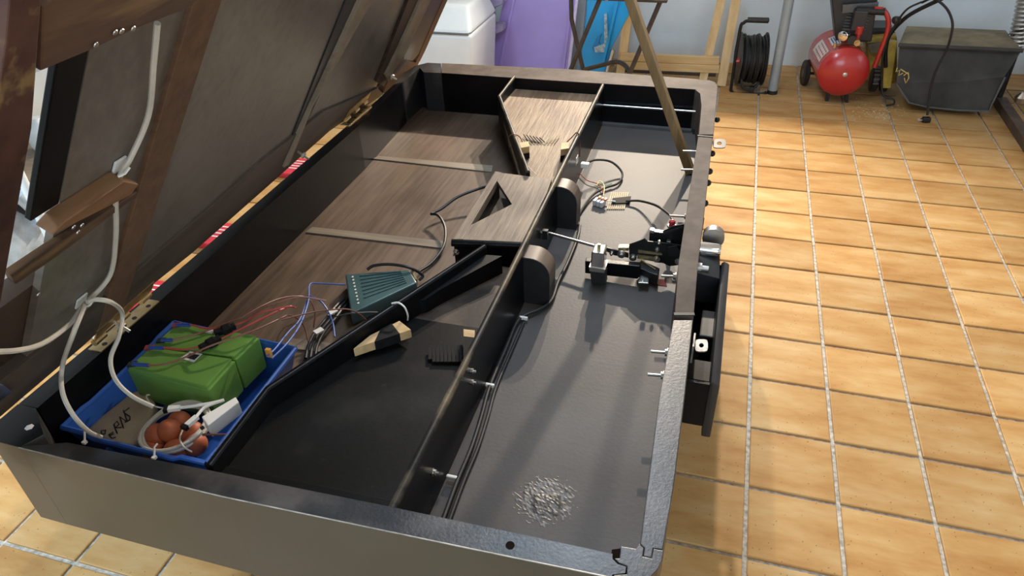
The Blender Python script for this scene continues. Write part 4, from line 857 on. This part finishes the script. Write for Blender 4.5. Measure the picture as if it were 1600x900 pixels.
# pine frame leaning on the wall
PF = thing('pine_frame', 'pine wood frame leaning against the white back wall', 'frame', (-.6, 3.75, 0))
k = .22; y0 = 3.72
fl_ = lambda u, v: lean(u, v, y0, k)
def fpost(u0, v0, u1, v1, w, d=.03, m=M_pine, floor=True):
    a, b = fl_(u0, v0), fl_(u1, v1)
    if floor: a = down(b, a, .004)
    b = b + (b - a).normalized() * .12
    return MB().bar(a, b, w, d, up=(0, 1, 0)).build('post', m, PF, bevel=.003)
fpost(1127, 134, 1150, 0, .060); fpost(1104, 100, 1127, 0, .055); fpost(972, 95, 985, 0, .06)
for v, w in ((90, .05), (103, .05)):
    a, b = fl_(970, v - 3), fl_(1124, v + 3); MB().bar(a + V(0, -.02, 0), b + V(0, -.02, 0), .052, .03, up=(0, 1, 0)).build('rail', M_pinex, PF, bevel=.003)
a, b = fl_(975, 112), fl_(1118, 119); MB().bar(a + V(0, .03, 0), b + V(0, .03, 0), .02, .03, up=(0, 1, 0)).build('bottom_rail', M_tube, PF)
# cable reel
CR = thing('cable_reel', 'black extension cable reel on a tube stand by the pine frame', 'cable reel', (-.07, 3.66, 0))
ry = 3.62
fr = [py(1202, 32, ry), py(1172, 32, ry), py(1162, 36, ry), py(1156, 48, ry), py(1143, 132, ry), py(1143, 142, ry), py(1150, 146, ry), py(1188, 147, ry), py(1198, 144, ry)]
stn = MB().tube(curve(fr, 4), .0105, 10).build('stand', M_blackmetal, CR, smooth=True)
MB().tube([py(1168, 31, ry), py(1201, 32, ry)], .017, 12).build('grip', M_rubber, stn, smooth=True)
rc = py(1174, 92, 3.74); axx = V(1, .12, 0).normalized()
MB().lathe(rc - axx * .085, axx, [(0, .02), (0, .17), (.006, .17), (.006, .02)], 32).build('flange', M_blackplast, CR)
MB().lathe(rc + axx * .079, axx, [(0, .02), (0, .17), (.006, .17), (.006, .02)], 32).build('flange', M_blackplast, CR)
drm = MB().lathe(rc - axx * .08, axx, [(0, .12), (.16, .12)], 28).build('drum', M_rubber, CR)
for i in range(11):
    c0 = rc + axx * (-.075 + i * .015); r0 = .145 + random.uniform(-.012, .012); up = V(0, 0, 1); bk = axx.cross(up)
    tl = random.uniform(-.06, .06)
    MB().tube([c0 + axx * (tl * .3 * math.sin(t * math.tau / 24)) + up * math.cos(t * math.tau / 24) * r0 + bk * math.sin(t * math.tau / 24) * r0 for t in range(24)], .0085, 6, closed=True).build('cable_turn', M_rubber, drm, smooth=True)
MB().lathe(py(1150, 95, ry + .01), axx, [(0, .018), (.02, .018)], 16).build('red_hub', M_compred, CR)
MB().tube(curve([rc + V(-.05, -.12, -.08), rc + V(-.03, -.13, -.15), rc + V(.03, -.11, -.17), rc + V(.07, -.1, -.12)]), .009, 8).build('plug_lead', M_rubber, CR, smooth=True)
MB().box(rc + V(.03, -.10, -.17), .03, .04, .04).build('plug', M_rubber, CR, bevel=.006)
# grey pole
gpz = pz(1206, 147, 0); GP = thing('grey_pole', 'upright round grey metal pole beside the cable reel', 'pole', gpz)
MB().cyl(gpz + V(0, 0, .012), gpz + V(0, 0, .98), .031, n=24).build('tube', M_pole, GP, smooth=True)
MB().cyl(gpz + V(0, 0, .004), gpz + V(0, 0, .03), .033, n=24).build('foot_cap', M_rubber, GP, smooth=True)
# compressor
ty = 3.50; tc = py(1318, 113, ty); tr = .150
AC = thing('air_compressor', 'red air compressor with black motor cover by the back wall', 'compressor', V(tc.x, 3.7, 0))
tax = V(-.10, 1, .0).normalized()
LT = .40
prof = [(-.045, .001), (-.042, .05), (-.03, .10), (-.012, .135), (.005, tr)] + [(LT, tr), (LT + .02, .13), (LT + .04, .08), (LT + .045, .001)]
tcz = V(tc.x, ty, tc.z)
MB().lathe(tcz, tax, prof, 40).build('tank', M_compred, AC, smooth=True)
MB().lathe(tcz - tax * .044, -tax, [(0, .016), (.006, .014), (.008, .006)], 16).build('drain_plug', M_satin, AC)
for sgn in (-1, 1):
    MB().loft([tcz + tax * .06 + V(sgn * .05, 0, -tr * .9), tcz + tax * .06 + V(sgn * .05 + .02, 0, -tr * .9), tcz + tax * .10 + V(sgn * .05 + .02, 0, -tr * .9), tcz + tax * .10 + V(sgn * .05, 0, -tr * .9)], [V(tcz.x + sgn * .06, ty + .06, .004), V(tcz.x + sgn * .06 + .02, ty + .06, .004), V(tcz.x + sgn * .06 + .02, ty + .10, .004), V(tcz.x + sgn * .06, ty + .10, .004)]).build('foot', M_rubber, AC)
# label on the tank's left flank
for (a0, a1, d0, d1, m, nm) in ((2.30, 2.85, .05, .30, M_label, 'maker_sticker'), (1.75, 2.10, .10, .26, M_label, 'warning_sticker')):
    e = V(1, .1, 0).normalized(); g = MB(); vs = []; n = 8
    for dd_ in (d0, d1):
        for i in range(n + 1):
            t = a0 + (a1 - a0) * i / n; vs.append(tcz + tax * dd_ + (e * math.cos(t) + V(0, 0, 1) * math.sin(t)) * (tr + .0015))
    stk = g.add(vs, [(i, i + 1, n + 2 + i, n + 1 + i) for i in range(n)]).build(nm, m, AC)
    g = MB()
    for r_ in range(3):
        t0_ = a0 + (a1 - a0) * (.2 + .28 * r_)
        for j in range(5):
            dd_ = d0 + (d1 - d0) * (.12 + .16 * j); p_ = tcz + tax * dd_ + (e * math.cos(t0_) + V(0, 0, 1) * math.sin(t0_)) * (tr + .002)
            g.box(p_, .004, (d1 - d0) * .1, .010)
    g.build('sticker_print', M_compred if nm == 'maker_sticker' else M_bluew, stk)
# motor cover: tapered ribbed box, louvres
mo = [py(u, v, 3.66) for u, v in ((1306, 66), (1362, 66), (1376, -30), (1296, -30))]
mcv = MB().ext(mo, V(.0, .26, 0)).build('motor_cover', M_blackplast, AC, bevel=.012, seg=3)
for row in range(2):
    g = MB()
    for i in range(9):
        a = py(1316 + row * 22 + i * 1.6, 45 - i * 4.6, 3.655); b = py(1330 + row * 22 + i * 1.6, 46 - i * 4.6, 3.655); MB().bar(a, b, .008, .008).build('louvre', M_greyplast, mcv)
MB().bar(py(1316, 14, 3.63), py(1372, 10, 3.63), .02, .05).build('cover_step', M_greyplast, mcv, bevel=.004)
MB().box(py(1342, 30, 3.60), .075, .10, .12).build('pressure_switch', M_blackplast, AC, bevel=.008)
hp = [py(1366, 105, 3.58), py(1372, 90, 3.58), py(1386, 52, 3.58), py(1388, 30, 3.58), py(1380, 16, 3.58), py(1366, 14, 3.58)]
hdl = MB().tube(curve(hp, 5), .015, 10).build('handle', M_compred, AC, smooth=True)
MB().tube([py(1382, 18, 3.58), py(1338, 16, 3.58)], .022, 12).build('handle_grip', M_rubber, hdl, smooth=True)
a = py(1340, 60, 3.55); MB().lathe(a, (0, 0, 1), [(0, .012), (.028, .012), (.028, .021), (.066, .021), (.071, .017)], 16).build('regulator_knob', M_compred, AC)
MB().lathe(py(1339, 66, 3.52), (0, -1, 0), [(-.02, .018), (.02, .018), (.02, .010), (.03, .010)], 14).build('air_outlet', M_brass, AC, smooth=True)
MB().lathe(py(1318, 56, 3.53), (-.5, -1, 0), [(-.015, .03), (.012, .03), (.014, .026)], 22).build('pressure_gauge', M_chrome, AC, smooth=True)
MB().lathe(py(1331, 62, 3.53), (0, -1, 0), [(-.02, .026), (.015, .026)], 16).build('gauge_body', M_blackplast, AC, smooth=True)
MB().lathe(py(1304, 74, 3.52), (0, 0, 1), [(0, .012), (.02, .012), (.025, .006)], 12).build('brass_fitting', M_brass, AC, smooth=True)
MB().tube(curve([py(1306, 72, 3.52), py(1318, 68, 3.55), py(1330, 68, 3.58), py(1345, 72, 3.6), py(1352, 80, 3.62)]), .006, 8).build('copper_pipe', M_brass, AC, smooth=True)
wx = py(1258, 114, 3.86); whl = MB().lathe(wx - V(.014, 0, 0), (1, .15, 0), [(0, .03), (0, .078), (.006, .085), (.024, .085), (.03, .078), (.03, .03)], 28).build('wheel', M_rubber, AC, smooth=True)
MB().lathe(wx - V(.016, 0, 0), (1, .15, 0), [(0, .03), (.034, .03)], 16).build('wheel_hub', M_greyplast, whl); MB().cyl(wx, V(tcz.x - .06, 3.86, wx.z), .009).build('axle', M_blackmetal, AC)
wx = py(1366, 124, 3.72); whl = MB().lathe(wx - V(.02, 0, 0), (1, 0, 0), [(0, .03), (0, .07), (.006, .078), (.034, .078), (.04, .07), (.04, .03)], 28).build('wheel', M_rubber, AC, smooth=True)
for i in range(6): a = wx + V(.0, 0, .0) + V(0, -math.cos(i * .35) * .079, math.sin(i * .35) * .079); MB().box(a, .034, .01, .01).build('tread_block', M_greyplast, whl)
# lawn mower with grass bag
LM = thing('lawn_mower', 'dusty lawn mower with a yellow deck beside the compressor', 'lawn mower', (.8, 3.9, 0))
MB().ext([py(u, v, 3.62) for u, v in ((1383, 64), (1402, 66), (1392, 138), (1379, 138))], V(.0, .05, 0)).build('yellow_bracket', M_yellow, LM, bevel=.004)
MB().ext([py(u, v, 3.78) for u, v in ((1352, 60), (1402, 56), (1402, 130), (1360, 128))], V(0, .3, 0)).build('deck', M_yellow, LM, bevel=.02, seg=3)
MB().ext([py(u, v, 3.74) for u, v in ((1355, 70), (1400, 66), (1400, 82), (1360, 84))], V(0, .1, 0)).build('deck_band', M_bagtop, LM, bevel=.006)
MB().ext([py(u, v, 3.85) for u, v in ((1362, 44), (1396, 44), (1402, 60), (1360, 62))], V(0, .2, 0)).build('engine_cover', M_blackplast, LM, bevel=.02, seg=3)
wx = py(1378, 122, 3.72); MB().lathe(wx, (1, 0, 0), [(0, .03), (0, .075), (.006, .083), (.035, .083), (.04, .07), (.04, .03)], 28).build('wheel', M_rubber, LM, smooth=True)
h1 = [py(1384, 105, 3.62), py(1384, 78, 3.62), py(1390, 55, 3.62), py(1408, 34, 3.60), py(1430, 18, 3.56), py(1480, -6, 3.50)]
MB().tube(curve(h1, 4), .012, 10).build('push_handle', M_blackmetal, LM, smooth=True)
MB().lathe(py(1403, 31, 3.57), (-1, -.5, 0), [(-.01, .02), (.02, .024), (.03, .018)], 8).build('wing_knob', M_blackplast, LM, bevel=.003)
GB = thing('grass_bag', 'big dark grey fabric grass bag with dusty lid', 'grass bag', (1.1, 3.65, 0))
yt = 3.46
ft_ = [py(u, v, yt + .06 if v < 100 else yt) for u, v in ((1405, 70), (1440, 72), (1520, 76), (1597, 79), (1570, 120), (1548, 165), (1545, 173), (1500, 172), (1450, 167), (1420, 160), (1400, 130))]
for p_ in ft_: p_.z = max(p_.z, .035)
n = len(ft_)
bk_ = [V(max(p_.x, .86), p_.y + (.12 if p_.x < .8 else .40), p_.z) for p_ in ft_]
g = MB(); cf = sum(ft_, V(0, 0, 0)) / n
g.add(ft_ + bk_ + [cf + V(0, -.03, 0)], [(i, (i + 1) % n, n + (i + 1) % n, n + i) for i in range(n)] + [(i, 2 * n, (i + 1) % n) for i in range(n)] + [tuple(range(n, 2 * n))]).build('fabric', M_bag, GB, bevel=.006)
lt = [py(1403, 58, 3.90), py(1570, 68, 3.90)]
t0_, t1_ = py(1404, 70, 3.50), py(1598, 79, 3.50)
zb_ = .415
MB().add([V(t0_.x, 3.50, t0_.z), V(t1_.x, 3.50, t1_.z), V(1.40, 3.92, .40), V(.84, 3.92, .40), V(.88, 3.72, .425), V(1.36, 3.72, .425)], [(0, 1, 5, 4), (1, 2, 5), (2, 3, 4, 5), (3, 0, 4)]).build('bag_lid', M_bagtop, GB)
MB().tube([V(t0_.x, 3.495, t0_.z), V(t1_.x, 3.495, t1_.z)], .012, 8).build('lid_seam', M_bag, GB)
MB().box(py(1500, 58, 3.80), .16, .09, .035).build('bag_handle', M_blackplast, GB, bevel=.01)
MB().box(py(1546, 64, 3.80), .05, .07, .02).build('bag_catch', M_blackplast, GB, bevel=.006)
MB().tube([V(p_.x, p_.y - .006, p_.z) for p_ in ft_[4:]] , .006, 6).build('piping', M_greyplast, GB)
yl = yt - .022
g = MB()
for sline in ([(1402, 106), (1400, 112), (1406, 110), (1404, 118), (1411, 114)], [(1407, 108), (1420, 116)], [(1412, 118), (1419, 113), (1420, 122), (1415, 130), (1413, 122)]):
    pts = [py(u, v, yl - (v - 70) * .0002) for u, v in sline]; g.tube(pts, .0035, 5)
g.build('yellow_mark', M_yellprint, GB)
cable('mower_cord', 'black mains cord draped over the grass bag, plug hanging to the floor', [py(1440, 4, 3.52), py(1458, -2, 3.48), py(1478, 12, 3.40), py(1488, 34, 3.38), py(1486, 56, 3.38), py(1478, 80, 3.40), py(1465, 105, 3.40), py(1456, 130, 3.40), py(1451, 160, 3.39), py(1449, 180, 3.37)], .007, M_rubber)
cable('mower_cord', 'second black cord curving along the push handle', [py(1440, 3, 3.5), py(1418, 14, 3.52), py(1402, 34, 3.55), py(1385, 65, 3.57), py(1378, 100, 3.57), py(1378, 140, 3.57), py(1384, 152, 3.56), py(1396, 156, 3.54), py(1396, 163, 3.52), py(1385, 165, 3.5)], .006, M_rubber)
PG = thing('mains_plug', 'black mains plug with two pins lying on the tiles', 'plug', pz(1446, 188, 0))
a = pz(1447, 187, .02); MB().box(a, .045, .035, .032, .2).build('plug_body', M_rubber, PG, bevel=.008, seg=2)
for dy in (-.01, .01): MB().cyl(a + V(-.02, dy, 0), a + V(-.048, dy - .006, -.002), .0028, n=8).build('pin', M_chrome, PG)
# sawdust near the compressor
g = MB()
for i in range(160):
    a = pz(random.gauss(1365, 22), random.gauss(176, 9), .004); s_ = random.uniform(.003, .007); g.lathe(a, (0, 0, 1), [(0, s_), (s_ * .5, s_ * .4)], 5)
o = g.build('sawdust', M_dirt); tag(o, 'pale sawdust scattered on the tiles below the compressor', 'sawdust'); o['kind'] = 'stuff'
# right edge: spring, blue-grey machine, steel bar
SP = thing('coil_spring', 'heavy grey coil spring standing at the right edge', 'spring', (1.5, 3.72, 0))
a, b = py(1588, 78, 3.7), py(1612, -30, 3.7); ax_ = (b - a).normalized(); e1_ = ax_.orthogonal().normalized(); e2_ = ax_.cross(e1_)
MB().tube([lerp(a, b, i / 200) + (e1_ * math.cos(i * .5) + e2_ * math.sin(i * .5)) * .05 for i in range(201)], .007, 6).build('coil', M_satin, SP, smooth=True)
MB().cyl(V(a.x, a.y, .004), a, .02).build('stand', M_blackmetal, SP)
MC = thing('grey_machine', 'blue-grey machine housing at the right edge behind the bag', 'machine', (1.75, 3.7, 0))
MB().box((1.80, 3.80, .20), .34, .36, .34, -.25).build('housing', M_greyblue, MC, bevel=.02, seg=3)
MB().box((1.63, 3.62, .10), .10, .06, .17, -.3).build('hinge_block', M_greyplast, MC, bevel=.006)
MB().tube(curve([py(1570, 70, 3.75), py(1580, 55, 3.75), py(1598, 45, 3.75), py(1615, 40, 3.75)]), .016, 8).build('hose', M_rubber, MC, smooth=True)
MB().lathe(py(1596, 152, 3.5), (0, 0, 1), [(-.03, .03), (.0, .035), (.02, .02), (.03, .012)], 14).build('valve_knob', M_satin, MC, smooth=True)
tag(MB().bar(pz(1562, 158, .03), pz(1632, 262, .03), .06, .055).build('steel_bar', M_rustbar, None, bevel=.003), 'brown square steel bar on the floor at the right edge', 'bar')

# ------------------------------------------------------------------ behind the raised bed, seen through its gaps
SB = thing('wrapped_package', 'package in crumpled silver-blue film, seen through the bed opening', 'package', (-2.75, .42, 0))
def gx(u, v, x): return pxx(u, v, x)
P = [gx(u, v, -2.6) for u, v in ((10, 300), (60, 318), (100, 395), (80, 440), (-10, 470))]
MB().ext(P, V(-.18, 0, 0)).build('bundle', M_silver, SB, bevel=.01)
MB().bar(gx(22, 322, -2.58), gx(78, 352, -2.58), .02, .012, up=(1, 0, 0)).build('dark_strap', M_ink, SB)
MB().tube([gx(25, 304, -2.58), gx(72, 348, -2.58)], .025, 10).build('rolled_edge', M_silver, SB, smooth=True)
MB().loft([V(-2.62, .15, .004), V(-2.78, .15, .004), V(-2.78, .75, .004), V(-2.62, .75, .004)], [V(-2.62, .15, .33), V(-2.78, .15, .33), V(-2.78, .75, .33), V(-2.62, .75, .33)]).build('carton', M_paper, SB)
tag(MB().cyl(V(gx(44, 300, -2.5).x, gx(44, 300, -2.5).y, .004), V(gx(44, 300, -2.5).x, gx(44, 300, -2.5).y, 1.15), .016, n=14).build('white_post', M_whiteband, None, smooth=True), 'thin white post behind the raised bed', 'post')
WB_ = thing('white_bottle', 'white plastic bottle with pink top on the rack behind the bed', 'bottle', (-2.95, .66, .60))
c_ = gx(64, 205, -2.95); MB().lathe(V(c_.x, c_.y, c_.z - .07), (0, 0, 1), [(0, .05), (.02, .058), (.08, .058), (.11, .03), (.13, .022)], 18).build('body', M_whiteband, WB_, smooth=True)
MB().lathe(V(c_.x + .04, c_.y + .10, c_.z - .078), (0, 0, 1), [(0, .03), (.06, .03), (.07, .015)], 14).build('cap', mat('pink_plastic', (.70, .42, .42), .4), WB_, smooth=True)
RK = thing('storage_rack', 'grey storage rack shelf standing left of the raised bed', 'rack', (-3.0, .8, 0))
for z in (c_.z - .09, c_.z + .28): MB().box((-3.05, .85, z), .5, 1.2, .02).build('shelf_board', M_tan if z < .8 else M_greyblue, RK)
for y in (.30, 1.42): MB().box((-2.83, y, .55), .03, .03, 1.08).build('upright', M_greyblue, RK)
for i, (u, v, z, l) in enumerate(((455, 262, .02, 'red and white packet on the tiles, farthest along the hinge gap'), (340, 368, .02, 'red and white packet on the tiles near the middle of the hinge gap'), (225, 462, .02, 'red and white packet on the tiles near the brass hinge'))):
    a = pz(u, v, z); o = thing('packet', l, 'packet', V(a.x, a.y, .005), 'red packets on the floor')
    MB().box(a + V(0, 0, 0), .16, .20, .03).build('wrapper', M_redpack, o, bevel=.006)
    for j in range(4): MB().box(a + V(0, -.03 + j * .03, .0155), .12, .008, .001).build('stripe', M_white, o)
